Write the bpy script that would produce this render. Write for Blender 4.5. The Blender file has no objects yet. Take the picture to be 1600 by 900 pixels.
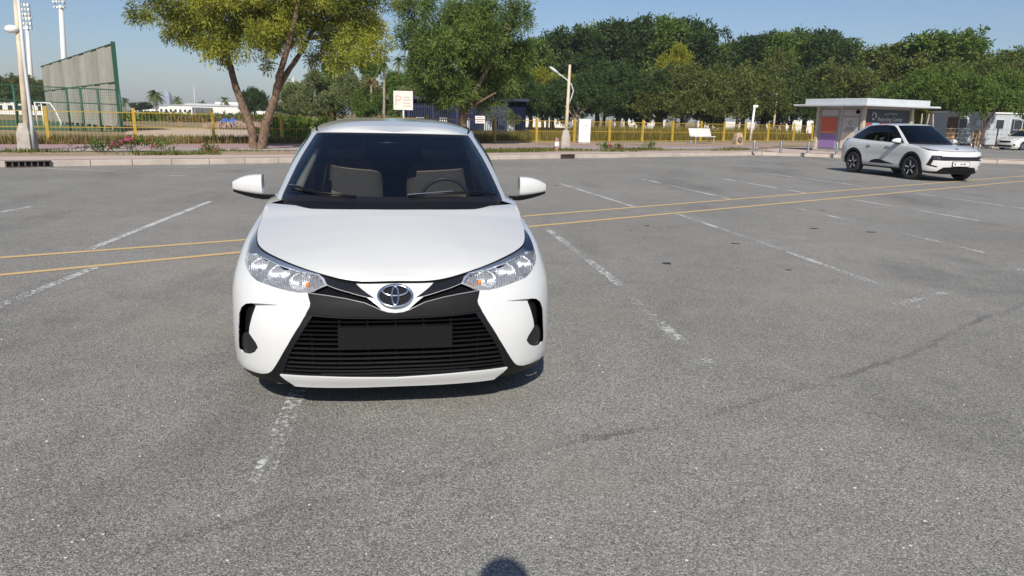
import bpy, bmesh, math, random
import numpy as np
from mathutils import Vector, Matrix
from mathutils.geometry import delaunay_2d_cdt
PI=math.pi; R_=math.radians
rng=np.random.default_rng(7); random.seed(7)
scene=bpy.context.scene; COL=scene.collection
# ------------------------------------------------------------------ camera
F=1130.; HZ=183.; ROLL=R_(1.3); H=1.52
PITCH=math.atan((450-HZ)*math.cos(ROLL)/F)
_fw=np.array([0,math.cos(PITCH),-math.sin(PITCH)]); _r0=np.array([1.,0,0]); _u0=np.cross(_r0,_fw)
_c,_s=math.cos(ROLL),math.sin(ROLL)
CR=_c*_r0+_s*_u0; CU=-_s*_r0+_c*_u0
cam=bpy.data.cameras.new('camera'); cam.sensor_width=36; cam.lens=36*F/1600; cam.clip_start=.05; cam.clip_end=3000
co=bpy.data.objects.new('camera',cam); COL.objects.link(co)
co.matrix_world=Matrix([[CR[0],CU[0],-_fw[0],0],[CR[1],CU[1],-_fw[1],0],[CR[2],CU[2],-_fw[2],H],[0,0,0,1]])
scene.camera=co
# ------------------------------------------------------------------ light
SUN_EL=R_(38); SUN_AZ=R_(180.6)      # direction towards the sun, clockwise from +Y: behind the photographer
w=bpy.data.worlds.new('World'); scene.world=w; w.use_nodes=True
nt=w.node_tree; sky=nt.nodes.new('ShaderNodeTexSky'); sky.sky_type='NISHITA'; sky.sun_disc=False
sky.sun_elevation=SUN_EL; sky.sun_rotation=SUN_AZ; sky.altitude=0; sky.air_density=1.0; sky.dust_density=.9; sky.ozone_density=3.0
_tm=nt.nodes.new('ShaderNodeVectorMath'); _tm.operation='MULTIPLY'; _tm.inputs[1].default_value=(.92,.95,1.05)   # the camera's cool white balance, the same over the whole sky
nt.links.new(sky.outputs[0],_tm.inputs[0]); nt.links.new(_tm.outputs[0],nt.nodes['Background'].inputs[0]); nt.nodes['Background'].inputs[1].default_value=.083
sl=bpy.data.lights.new('sun','SUN'); sl.energy=4.9; sl.angle=R_(.55); sl.color=(1,.935,.85)
so=bpy.data.objects.new('sun',sl); COL.objects.link(so)
_sd=Vector((math.sin(SUN_AZ)*math.cos(SUN_EL),math.cos(SUN_AZ)*math.cos(SUN_EL),math.sin(SUN_EL)))
so.rotation_euler=_sd.to_track_quat('Z','Y').to_euler(); so.location=(0,-20,30)
scene.view_settings.view_transform='Standard'; scene.view_settings.look='None'; scene.view_settings.exposure=0.15; scene.view_settings.gamma=1
scene.cycles.use_denoising=True; scene.cycles.max_bounces=8; scene.cycles.transparent_max_bounces=16
scene.cycles.sample_clamp_indirect=6
# ------------------------------------------------------------------ pixel helpers (direction only; distance from the ground or a depth)
def ray(px,py): return _fw+CR*(px-800)/F-CU*(py-450)/F
def gp(px,py,z=0.):
    d=ray(px,py); k=(z-H)/d[2]; return np.array([d[0]*k,d[1]*k,z])
def at(px,py,Y):
    d=ray(px,py); return np.array([0,0,H])+d*(Y/d[1])
def proj(P):
    q=np.asarray(P,float)-np.array([0,0,H]); dz=q@_fw
    return np.stack([800+F*(q@CR)/dz, 450-F*(q@CU)/dz],-1)
# ------------------------------------------------------------------ object helpers
def thing(name,label,cat,loc=(0,0,0),rz=0.,group=None):
    o=bpy.data.objects.new(name,None); COL.objects.link(o); o.location=loc; o.rotation_euler=(0,0,rz); o.empty_display_size=.1
    tag(o,label,cat,group); return o
def tag(o,label=None,cat=None,group=None,kind=None):
    if label: o['label']=label
    if cat: o['category']=cat
    if group: o['group']=group
    if kind: o['kind']=kind
    return o
def addobj(name,me,parent=None,mat=None,loc=None):
    o=bpy.data.objects.new(name,me); COL.objects.link(o)
    if parent: o.parent=parent
    if mat is not None and len(me.materials)==0: me.materials.append(mat)
    if loc is not None: o.location=loc
    return o
def mesh(name,V,Fc,mat=None,smooth=False):
    me=bpy.data.meshes.new(name); me.from_pydata([tuple(map(float,v)) for v in V],[],[tuple(int(i) for i in f) for f in Fc]); 
    if mat is not None: me.materials.append(mat)
    if smooth: me.polygons.foreach_set('use_smooth',[True]*len(me.polygons))
    me.update(); return me
def mesh_np(name,V,Q,mat,smooth=False):
    """fast: V (n,3), Q (m,k) same-size faces"""
    V=np.asarray(V,np.float32); Q=np.asarray(Q,np.int32); m,k=Q.shape
    me=bpy.data.meshes.new(name); me.vertices.add(len(V)); me.vertices.foreach_set('co',V.ravel())
    me.loops.add(m*k); me.loops.foreach_set('vertex_index',Q.ravel())
    me.polygons.add(m); me.polygons.foreach_set('loop_start',np.arange(0,m*k,k,dtype=np.int32))
    me.update(calc_edges=True); me.materials.append(mat)
    if smooth: me.polygons.foreach_set('use_smooth',np.ones(m,bool))
    return me
class MB:
    """collects shapes into one mesh"""
    def __init__(s): s.V=[]; s.F=[]
    def add(s,V,Fc):
        b=len(s.V); s.V+= [tuple(map(float,v)) for v in V]; s.F+=[tuple(int(i)+b for i in f) for f in Fc]; return s
    def box(s,c,d,rz=0.,M=None):
        x,y,z=[k/2 for k in d]; P=[(-x,-y,-z),(x,-y,-z),(x,y,-z),(-x,y,-z),(-x,-y,z),(x,-y,z),(x,y,z),(-x,y,z)]
        m=Matrix.Translation(c)@(M.to_4x4() if M is not None else Matrix.Rotation(rz,4,'Z'))
        return s.add([m@Vector(p) for p in P],[(0,3,2,1),(4,5,6,7),(0,1,5,4),(1,2,6,5),(2,3,7,6),(3,0,4,7)])
    def cbox(s,c,d,b=.01,rz=0.):
        """box with chamfered vertical and horizontal edges"""
        bm=bmesh.new(); bmesh.ops.create_cube(bm,size=1,matrix=Matrix.Translation(c)@Matrix.Rotation(rz,4,'Z')@Matrix.Diagonal((*d,1)))
        bmesh.ops.bevel(bm,geom=bm.edges[:]+bm.verts[:],offset=b,segments=2,affect='EDGES',profile=.6)
        s.add([v.co for v in bm.verts],[[v.index for v in f.verts] for f in bm.faces]) if not bm.verts.index_update() else 0
        bm.free(); return s
    def tube(s,P,r,n=8,cap=True):
        P=[Vector(p) for p in P]; rr=r if hasattr(r,'__len__') else [r]*len(P); V=[];Fc=[]
        up=None
        for i,p in enumerate(P):
            t=((P[min(i+1,len(P)-1)]-P[max(i-1,0)])).normalized()
            if up is None: up=Vector((0,0,1)) if abs(t.z)<.9 else Vector((1,0,0))
            a=t.cross(up).normalized(); b=a.cross(t).normalized(); up=b
            for k in range(n):
                q=2*PI*k/n; V.append(p+(a*math.cos(q)+b*math.sin(q))*rr[i])
        for i in range(len(P)-1):
            for k in range(n): Fc.append((i*n+k,i*n+(k+1)%n,(i+1)*n+(k+1)%n,(i+1)*n+k))
        if cap: Fc.append(tuple(range(n))[::-1]); Fc.append(tuple(range((len(P)-1)*n,len(P)*n)))
        return s.add(V,Fc)
    def lathe(s,prof,n=24,M=None,closed=False):
        """prof (r,z) around Z"""
        M=M or Matrix(); V=[];Fc=[];m=len(prof)
        for k in range(n):
            q=2*PI*k/n
            for r,z in prof: V.append(M@Vector((r*math.cos(q),r*math.sin(q),z)))
        for k in range(n):
            for j in range(m if closed else m-1): Fc.append((k*m+j,((k+1)%n)*m+j,((k+1)%n)*m+(j+1)%m,k*m+(j+1)%m))
        return s.add(V,Fc)
    def prism(s,poly,z0,z1,M=None):
        """poly in XY, extruded in Z"""
        M=M or Matrix(); n=len(poly)
        V=[M@Vector((x,y,z0)) for x,y in poly]+[M@Vector((x,y,z1)) for x,y in poly]
        return s.add(V,[tuple(range(n))[::-1],tuple(range(n,2*n))]+[(i,(i+1)%n,n+(i+1)%n,n+i) for i in range(n)])
    def ell(s,c,d,nu=12,nv=8,M=None):
        V=[];Fc=[];M=M or Matrix()
        for j in range(nv+1):
            a=PI*j/nv
            for k in range(nu): q=2*PI*k/nu; V.append(Vector(c)+M@Vector((d[0]*math.sin(a)*math.cos(q),d[1]*math.sin(a)*math.sin(q),d[2]*math.cos(a))))
        for j in range(nv):
            for k in range(nu): Fc.append((j*nu+k,(j+1)*nu+k,(j+1)*nu+(k+1)%nu,j*nu+(k+1)%nu))
        return s.add(V,Fc)
    def me(s,name,mat,smooth=False): return mesh(name,s.V,s.F,mat,smooth)
    def part(s,name,mat,parent,smooth=False): return addobj(name,s.me(name,mat,smooth),parent)
def shade_auto(o,ang=35):
    me=o.data; me.polygons.foreach_set('use_smooth',[True]*len(me.polygons))
    bm=bmesh.new(); bm.from_mesh(me)
    for e in bm.edges:
        e.smooth = (len(e.link_faces)==2 and e.calc_face_angle(0)<R_(ang))
    bm.to_mesh(me); bm.free(); return o
# ------------------------------------------------------------------ materials
MATS={}
def mat(name,col,rough=.6,metal=0.,spec=.5,noise=None,bump=None,coat=0.,emit=None):
    """noise=(scale,amount[,detail]) mottles the colour; bump=(scale,strength,dist)"""
    if name in MATS: return MATS[name]
    m=bpy.data.materials.new(name); m.use_nodes=True; n=m.node_tree.nodes; L=m.node_tree.links; b=n['Principled BSDF']
    b.inputs['Base Color'].default_value=(*col,1); b.inputs['Roughness'].default_value=rough; b.inputs['Metallic'].default_value=metal
    b.inputs['Specular IOR Level'].default_value=spec; b.inputs['Coat Weight'].default_value=coat; b.inputs['Coat Roughness'].default_value=.04
    tc=n.new('ShaderNodeNewGeometry')
    if noise:
        t=n.new('ShaderNodeTexNoise'); t.inputs['Scale'].default_value=noise[0]; t.inputs['Detail'].default_value=5 ; L.new(tc.outputs['Position'],t.inputs['Vector'])
        r=n.new('ShaderNodeMapRange'); r.inputs[1].default_value=.3; r.inputs[2].default_value=.7; r.inputs[3].default_value=1-noise[1]; r.inputs[4].default_value=1+noise[1]
        L.new(t.outputs[0],r.inputs[0]); v=n.new('ShaderNodeVectorMath'); v.operation='SCALE'; v.inputs[0].default_value=col; L.new(r.outputs[0],v.inputs['Scale']); L.new(v.outputs[0],b.inputs['Base Color'])
    if bump:
        t=n.new('ShaderNodeTexNoise'); t.inputs['Scale'].default_value=bump[0]; t.inputs['Detail'].default_value=4; L.new(tc.outputs['Position'],t.inputs['Vector'])
        u=n.new('ShaderNodeBump'); u.inputs['Strength'].default_value=bump[1]; u.inputs['Distance'].default_value=bump[2]; L.new(t.outputs[0],u.inputs['Height']); L.new(u.outputs[0],b.inputs['Normal'])
    if emit: b.inputs['Emission Color'].default_value=(*emit[:3],1); b.inputs['Emission Strength'].default_value=emit[3]
    MATS[name]=m; return m
def leaf_mat(name,c1,c2,trans=.35):
    m=bpy.data.materials.new(name); m.use_nodes=True; n=m.node_tree.nodes; L=m.node_tree.links; b=n['Principled BSDF']
    g=n.new('ShaderNodeNewGeometry'); t=n.new('ShaderNodeTexNoise'); t.inputs['Scale'].default_value=.9; t.inputs['Detail'].default_value=3; L.new(g.outputs['Position'],t.inputs['Vector'])
    a=n.new('ShaderNodeMath'); a.operation='MULTIPLY_ADD'; a.inputs[1].default_value=.55; L.new(g.outputs['Random Per Island'],a.inputs[0])
    q=n.new('ShaderNodeMapRange'); q.inputs[1].default_value=.35; q.inputs[2].default_value=.65; q.inputs[4].default_value=.6; L.new(t.outputs[0],q.inputs[0]); L.new(q.outputs[0],a.inputs[2])
    mx=n.new('ShaderNodeMix'); mx.data_type='RGBA'; mx.inputs['A'].default_value=(*c1,1); mx.inputs['B'].default_value=(*c2,1); L.new(a.outputs[0],mx.inputs['Factor'])
    L.new(mx.outputs['Result'],b.inputs['Base Color']); b.inputs['Roughness'].default_value=.55; b.inputs['Specular IOR Level'].default_value=.25
    tr=n.new('ShaderNodeBsdfTranslucent'); L.new(mx.outputs['Result'],tr.inputs['Color']); ms=n.new('ShaderNodeMixShader'); ms.inputs[0].default_value=trans
    L.new(b.outputs[0],ms.inputs[1]); L.new(tr.outputs[0],ms.inputs[2]); L.new(ms.outputs[0],n['Material Output'].inputs['Surface']); MATS[name]=m; return m
def glass_mat(name,tint,base_refl=1.45,rough=.0,refl=1.):
    m=bpy.data.materials.new(name); m.use_nodes=True; n=m.node_tree.nodes; L=m.node_tree.links; n.remove(n['Principled BSDF'])
    tr=n.new('ShaderNodeBsdfTransparent'); tr.inputs[0].default_value=(*tint,1); gl=n.new('ShaderNodeBsdfGlossy'); gl.inputs['Roughness'].default_value=rough; gl.inputs[0].default_value=(refl,refl,refl,1)
    fr=n.new('ShaderNodeFresnel'); fr.inputs[0].default_value=base_refl; ms=n.new('ShaderNodeMixShader'); L.new(fr.outputs[0],ms.inputs[0]); L.new(tr.outputs[0],ms.inputs[1]); L.new(gl.outputs[0],ms.inputs[2])
    L.new(ms.outputs[0],n['Material Output'].inputs['Surface']); MATS[name]=m; return m
def nodes_of(name):
    m=bpy.data.materials.new(name); m.use_nodes=True; MATS[name]=m; return m,m.node_tree.nodes,m.node_tree.links
def asphalt_mat(name,base=.235):
    m,n,L=nodes_of(name); b=n['Principled BSDF']; g=n.new('ShaderNodeNewGeometry'); pos=g.outputs['Position']
    def noise(sc,det=3,rough=.5,vec=pos):
        t=n.new('ShaderNodeTexNoise'); t.inputs['Scale'].default_value=sc; t.inputs['Detail'].default_value=det; t.inputs['Roughness'].default_value=rough; L.new(vec,t.inputs['Vector']); return t.outputs[0]
    def rng_(x,a,bb,c,d):
        r=n.new('ShaderNodeMapRange'); 
        for i,v in enumerate((a,bb,c,d)): r.inputs[i+1].default_value=v
        L.new(x,r.inputs[0]); return r.outputs[0]
    def mul(a,bb):
        k=n.new('ShaderNodeMath'); k.operation='MULTIPLY'; L.new(a,k.inputs[0]); L.new(bb,k.inputs[1]); return k.outputs[0]
    vo=n.new('ShaderNodeTexVoronoi'); vo.inputs['Scale'].default_value=190; L.new(pos,vo.inputs['Vector'])
    sep=n.new('ShaderNodeSeparateColor'); L.new(vo.outputs['Color'],sep.inputs[0])
    ag=n.new('ShaderNodeValToRGB'); e=ag.color_ramp.elements; e[0].position=0; e[0].color=(.36,.36,.37,1); e[1].position=1; e[1].color=(2.1,2.05,1.95,1)
    for p,v in ((.22,.68),(.6,1.04),(.9,1.5)): q=ag.color_ramp.elements.new(p); q.color=(v,v*.99,v*.97,1)
    L.new(sep.outputs[0],ag.inputs[0])
    big=rng_(noise(.35,4),.3,.7,.88,1.1); mid=rng_(noise(3.2,4),.3,.7,.93,1.07)
    # tyre stains: stretched noise along the bays
    mp=n.new('ShaderNodeMapping'); mp.inputs['Rotation'].default_value=(0,0,R_(12)); mp.inputs['Scale'].default_value=(.5,.16,1); L.new(pos,mp.inputs['Vector'])
    st=rng_(noise(1.,5,.6,mp.outputs[0]),.54,.74,1.,.62)
    # wandering cracks
    mp2=n.new('ShaderNodeVectorMath'); mp2.operation='ADD'; wn=n.new('ShaderNodeTexNoise'); wn.inputs['Scale'].default_value=1.3; wn.inputs['Detail'].default_value=6; L.new(pos,wn.inputs['Vector'])
    sc=n.new('ShaderNodeVectorMath'); sc.operation='SCALE'; sc.inputs['Scale'].default_value=.55; L.new(wn.outputs['Color'],sc.inputs[0]); L.new(pos,mp2.inputs[0]); L.new(sc.outputs[0],mp2.inputs[1])
    cr=n.new('ShaderNodeTexVoronoi'); cr.feature='DISTANCE_TO_EDGE'; cr.inputs['Scale'].default_value=.2; L.new(mp2.outputs[0],cr.inputs['Vector'])
    ck=rng_(cr.outputs[0],0.,.004,.93,1.)
    f=mul(mul(mul(big,mid),st),ck)
    col=n.new('ShaderNodeVectorMath'); col.operation='SCALE'; L.new(ag.outputs[0],col.inputs[0]); L.new(f,col.inputs['Scale'])
    c2=n.new('ShaderNodeVectorMath'); c2.operation='MULTIPLY'; c2.inputs[1].default_value=(base,base*.99,base*.92); L.new(col.outputs[0],c2.inputs[0])
    # tan dust patches
    mx=n.new('ShaderNodeMix'); mx.data_type='RGBA'; mx.inputs['B'].default_value=(base*1.25,base*1.08,base*.86,1); L.new(c2.outputs[0],mx.inputs['A']); L.new(rng_(noise(.5,5,.6),.52,.75,0,.5),mx.inputs['Factor'])
    L.new(mx.outputs['Result'],b.inputs['Base Color']); b.inputs['Roughness'].default_value=.82; b.inputs['Specular IOR Level'].default_value=.3
    bu=n.new('ShaderNodeBump'); bu.inputs['Strength'].default_value=.55; bu.inputs['Distance'].default_value=.004; L.new(vo.outputs['Distance'],bu.inputs['Height']); bu.invert=True; L.new(bu.outputs[0],b.inputs['Normal'])
    return m
def worn_paint(name,col,thr=.5,soft=.06,scale=28,top=1.):
    """road paint that has chipped away down to the asphalt"""
    m,n,L=nodes_of(name); b=n['Principled BSDF']; b.inputs['Base Color'].default_value=(*col,1); b.inputs['Roughness'].default_value=.7
    g=n.new('ShaderNodeNewGeometry'); t=n.new('ShaderNodeTexNoise'); t.inputs['Scale'].default_value=scale; t.inputs['Detail'].default_value=6; t.inputs['Roughness'].default_value=.7; L.new(g.outputs['Position'],t.inputs['Vector'])
    t2=n.new('ShaderNodeTexNoise'); t2.inputs['Scale'].default_value=1.7; t2.inputs['Detail'].default_value=3; L.new(g.outputs['Position'],t2.inputs['Vector'])
    a=n.new('ShaderNodeMath'); a.operation='MULTIPLY_ADD'; a.inputs[1].default_value=.55; L.new(t2.outputs[0],a.inputs[0]); L.new(t.outputs[0],a.inputs[2])
    r=n.new('ShaderNodeMapRange'); r.inputs[1].default_value=thr+.275-soft; r.inputs[2].default_value=thr+.275+soft; L.new(a.outputs[0],r.inputs[0]); r.inputs[4].default_value=top
    tr=n.new('ShaderNodeBsdfTransparent'); ms=n.new('ShaderNodeMixShader'); L.new(r.outputs[0],ms.inputs[0]); L.new(tr.outputs[0],ms.inputs[1]); L.new(b.outputs[0],ms.inputs[2]); L.new(ms.outputs[0],n['Material Output'].inputs['Surface']); return m
def stain_mat(name,col,amount,scale=6):
    """soft blot that fades out towards its rim"""
    m,n,L=nodes_of(name); b=n['Principled BSDF']; b.inputs['Base Color'].default_value=(*col,1); b.inputs['Roughness'].default_value=.7
    tc=n.new('ShaderNodeTexCoord'); v=n.new('ShaderNodeVectorMath'); v.operation='DISTANCE'; v.inputs[1].default_value=(.5,.5,0); L.new(tc.outputs['Generated'],v.inputs[0])
    r=n.new('ShaderNodeMapRange'); r.inputs[1].default_value=.48; r.inputs[2].default_value=.05; r.inputs[4].default_value=amount; r.interpolation_type='SMOOTHSTEP'; L.new(v.outputs['Value'],r.inputs[0])
    g=n.new('ShaderNodeNewGeometry'); t=n.new('ShaderNodeTexNoise'); t.inputs['Scale'].default_value=scale; t.inputs['Detail'].default_value=7; t.inputs['Roughness'].default_value=.7; L.new(g.outputs['Position'],t.inputs['Vector'])
    q=n.new('ShaderNodeMapRange'); q.inputs[1].default_value=.35; q.inputs[2].default_value=.65; L.new(t.outputs[0],q.inputs[0]); k=n.new('ShaderNodeMath'); k.operation='MULTIPLY'; L.new(r.outputs[0],k.inputs[0]); L.new(q.outputs[0],k.inputs[1])
    tr=n.new('ShaderNodeBsdfTransparent'); ms=n.new('ShaderNodeMixShader'); L.new(k.outputs[0],ms.inputs[0]); L.new(tr.outputs[0],ms.inputs[1]); L.new(b.outputs[0],ms.inputs[2]); L.new(ms.outputs[0],n['Material Output'].inputs['Surface']); return m
def ground_mat(name,c1,c2,c3,scale=.5):
    m,n,L=nodes_of(name); b=n['Principled BSDF']; g=n.new('ShaderNodeNewGeometry')
    t=n.new('ShaderNodeTexNoise'); t.inputs['Scale'].default_value=scale; t.inputs['Detail'].default_value=8; t.inputs['Roughness'].default_value=.65; L.new(g.outputs['Position'],t.inputs['Vector'])
    r=n.new('ShaderNodeValToRGB'); e=r.color_ramp.elements; e[0].position=.35; e[0].color=(*c1,1); e[1].position=.68; e[1].color=(*c3,1); q=e.new(.52); q.color=(*c2,1); L.new(t.outputs[0],r.inputs[0]); L.new(r.outputs[0],b.inputs['Base Color']); b.inputs['Roughness'].default_value=.95; b.inputs['Specular IOR Level'].default_value=.1
    t2=n.new('ShaderNodeTexNoise'); t2.inputs['Scale'].default_value=14; t2.inputs['Detail'].default_value=6; L.new(g.outputs['Position'],t2.inputs['Vector']); bu=n.new('ShaderNodeBump'); bu.inputs['Strength'].default_value=.6; bu.inputs['Distance'].default_value=.03; L.new(t2.outputs[0],bu.inputs['Height']); L.new(bu.outputs[0],b.inputs['Normal']); return m
WHITE_CAR=mat('white car paint',(.59,.60,.59),.22,coat=1.)
BLACK_GLOSS=mat('gloss black',(.012,.012,.014),.18)
BLACK_PLASTIC=mat('black plastic',(.007,.007,.008),.4,spec=.28)
MATTE_DARK=mat('dark grey moulded plastic',(.009,.0092,.010),.55,spec=.12)
DEEP_BLACK=mat('unlit black',(.004,.004,.005),.9,spec=.1)
RUBBER=mat('rubber',(.02,.02,.021),.75)
CHROME=mat('chrome',(.75,.77,.80),.08,metal=1.)
SILVER=mat('alloy',(.5,.51,.53),.3,metal=1.)
STEEL=mat('brushed steel',(.55,.55,.56),.35,metal=1.,noise=(8,.15))
AMBER=mat('amber plastic',(.85,.22,.02),.3)
RED_LENS=mat('red lens',(.35,.01,.01),.15)
GLASS_WS=glass_mat('windscreen glass',(.50,.53,.55),1.72)
GLASS_DARK=glass_mat('dark tinted glass',(.06,.07,.08),1.55)
LENS=glass_mat('clear lens',(.93,.94,.95),1.45)
BEIGE=mat('beige upholstery',(.50,.39,.27),.75,noise=(30,.1))
WHITE_PAINT=mat('white painted metal',(.75,.75,.72),.5,noise=(3,.08))
CONCRETE=mat('concrete',(.36,.33,.29),.9,noise=(4,.2),bump=(40,.4,.01))
POLE=mat('weathered cream pole',(.52,.44,.32),.7,noise=(2.5,.2))
YELLOW=mat('yellow fence paint',(.45,.30,.04),.5,noise=(5,.15))
BARK=mat('bark',(.16,.105,.07),.95,noise=(9,.45),bump=(22,1.,.05))
BARK_D=mat('dark bark',(.09,.065,.05),.95,noise=(5,.4),bump=(15,1.,.05))
BARK_P=mat('pale bark',(.30,.25,.19),.95,noise=(4,.3),bump=(15,1.,.05))
# ================================================================== car body tools
def _bas(f): return [-.5*f+f*f-.5*f**3, 1-2.5*f*f+1.5*f**3, .5*f+2*f*f-1.5*f**3, -.5*f*f+.5*f**3]
class Surf:
    """smooth surface through feature lines: rows w run up the body, columns t run from the front centre round the side to the rear centre"""
    def __init__(s,tab):
        A=np.array(tab,float); s.A=A; s.W,s.T=A.shape[:2]; m=np.array([-1,1,1])
        B=np.concatenate([A[:,1:2]*m,A,A[:,-2:-1]*m],1); s.B=np.concatenate([2*B[:1]-B[1:2],B,2*B[-1:]-B[-2:-1]],0)
    def __call__(s,t,w):
        t=np.clip(np.asarray(t,float),0,s.T-1); w=np.clip(np.asarray(w,float),0,s.W-1)
        ti=np.minimum(t.astype(int),s.T-2); wi=np.minimum(w.astype(int),s.W-2); bt=_bas(t-ti); bw=_bas(w-wi); o=0
        for a in range(4):
            for b in range(4): o=o+(bw[a]*bt[b])[...,None]*s.B[wi+a,ti+b]
        return o
    def nrm(s,t,w):
        e=.004; t=np.clip(t,2*e,s.T-1-2*e); w=np.clip(w,2*e,s.W-1-2*e)
        a=s(t+e,w)-s(t-e,w); b=s(t,w+e)-s(t,w-e); n=np.cross(a,b); return n/(np.linalg.norm(n,axis=-1,keepdims=True)+1e-12)
    def inv(s,pts,fn,tr,wr,wl=1.):
        """surface parameters of 2-D points given a projection fn"""
        T,W=np.meshgrid(np.arange(tr[0],tr[1]+1e-6,.03),np.arange(wr[0],wr[1]+1e-6,.04)); T=T.ravel();W=W.ravel(); Q=fn(s(T,W)); out=[]
        for p in np.asarray(pts,float):
            k=np.argmin(((Q-p)**2).sum(1)); t,w=T[k],W[k]
            for _ in range(4):
                e=.01; f0=fn(s(np.array([t]),np.array([w])))[0]; ft=(fn(s(np.array([t+e]),np.array([w])))[0]-f0)/e; fw_=(fn(s(np.array([t]),np.array([w+e])))[0]-f0)/e
                J=np.stack([ft,fw_],1); 
                if abs(np.linalg.det(J))<1e-9: break
                d=np.linalg.solve(J,p-f0); d=np.clip(d,-.1,.1); t=float(np.clip(t+d[0],tr[0],tr[1]-.0101)); w=float(np.clip(w+d[1],wr[0],wr[1]-.0101))
            out.append((t,w))
        return np.array(out)
def inside(poly,P):
    x,y=P[:,0],P[:,1]; r=np.zeros(len(P),bool); n=len(poly)
    for i in range(n):
        x1,y1=poly[i]; x2,y2=poly[(i+1)%n]
        c=((y1>y)!=(y2>y)); 
        if y1!=y2: r^= c & (x<(x2-x1)*(y-y1)/(y2-y1)+x1)
    return r
def dens(poly,d=.06):
    o=[]; n=len(poly)
    for i in range(n):
        a=np.array(poly[i],float); b=np.array(poly[(i+1)%n],float); k=max(1,int(np.ceil(np.linalg.norm(b-a)/d)))
        for j in range(k): o.append(a+(b-a)*j/k)
    return np.array(o)
def roundpoly(poly,it=2,q=.25):
    P=np.array(poly,float)
    for _ in range(it):
        N=np.roll(P,-1,0); P=np.stack([P*(1-q)+N*q,P*q+N*(1-q)],1).reshape(-1,2)
    return P
def shrink(poly,fac):
    P=np.array(poly,float); c=(P.max(0)+P.min(0))/2; h=(P.max(0)-P.min(0))/2; return c+(P-c)*(1-np.array(fac)/h)
def panels(polys,tg,wg):
    """constrained triangulation of the parameter rectangle; returns vertices, {name: triangles}"""
    pts=[(t,w_) for t in tg for w_ in wg]; ed=[]
    for nm,P in polys:
        Q=dens(np.clip(P,[tg[0],wg[0]],[tg[-1],wg[-1]])); b=len(pts); pts+=[tuple(q) for q in Q]; n=len(Q); ed+=[(b+i,b+(i+1)%n) for i in range(n)]
    r=delaunay_2d_cdt([Vector((a+1e-7*i%3e-6,b)) for i,(a,b) in enumerate(pts)],ed,[],0,1e-5)
    V=np.array([tuple(v) for v in r[0]]); T=np.array(r[2]); c=V[T].mean(1); k=np.zeros(len(T),int)
    for i,(nm,P) in enumerate(polys): k[inside(P,c)]=i+1
    out={}
    for i,nm in enumerate(['base']+[p[0] for p in polys]): 
        q=T[k==i]; out[nm]=np.concatenate([out[nm],q]) if nm in out else q
    return V,out
def skin(name,surf,V,T,mt,parent,off=0.,rim=0.,side='both',depth=None):
    """one part of a body surface: side 'both' mirrors it, 'L'/'R' gives one side"""
    if len(T)==0: return None
    u,iv=np.unique(T.ravel(),return_inverse=True); T=iv.reshape(-1,3); tw=V[u]; P=surf(tw[:,0],tw[:,1]); N=surf.nrm(tw[:,0],tw[:,1])
    o=off if depth is None else depth(tw); P=P+N*(np.asarray(o).reshape(-1,1) if np.ndim(o) else o)
    VV=[P];NN=[N if depth is None else None];FF=[T]
    if rim:
        E=np.concatenate([T[:,[0,1]],T[:,[1,2]],T[:,[2,0]]]); key=np.sort(E,1); _,ix,ct=np.unique(key,axis=0,return_index=True,return_counts=True); B=E[ix[ct==1]]
        B=B[~((np.abs(P[B[:,0],0])<1e-4)&(np.abs(P[B[:,1],0])<1e-4))]
        if len(B):
            a,b=P[B[:,0]],P[B[:,1]]; na,nb=N[B[:,0]],N[B[:,1]]; q=np.stack([a,b,b-nb*rim,a-na*rim],1).reshape(-1,3); m=len(B); b0=len(P)
            nn=np.cross(b-a,-na); nn/=np.linalg.norm(nn,axis=1,keepdims=True)+1e-12; nn=-nn
            i=b0+np.arange(m)*4; FF.append(np.concatenate([np.stack([i,i+3,i+2],1),np.stack([i,i+2,i+1],1)])); VV.append(q); NN.append(np.repeat(-nn if False else nn,4,0))
    P=np.concatenate(VV); T=np.concatenate(FF); N=np.concatenate(NN) if depth is None else None
    mir=np.array([-1,1,1])
    if side=='L': P=P*mir; T=T[:,::-1]; N=N*mir if N is not None else None
    elif side=='both': n=len(P); T=np.concatenate([T,T[:,::-1]+n]); P=np.concatenate([P,P*mir]); N=np.concatenate([N,N*mir]) if N is not None else None
    me=mesh_np(name,P,T,mt,True)
    if N is not None: me.normals_split_custom_set_from_vertices([tuple(x) for x in N])
    return addobj(name,me,parent)
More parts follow.
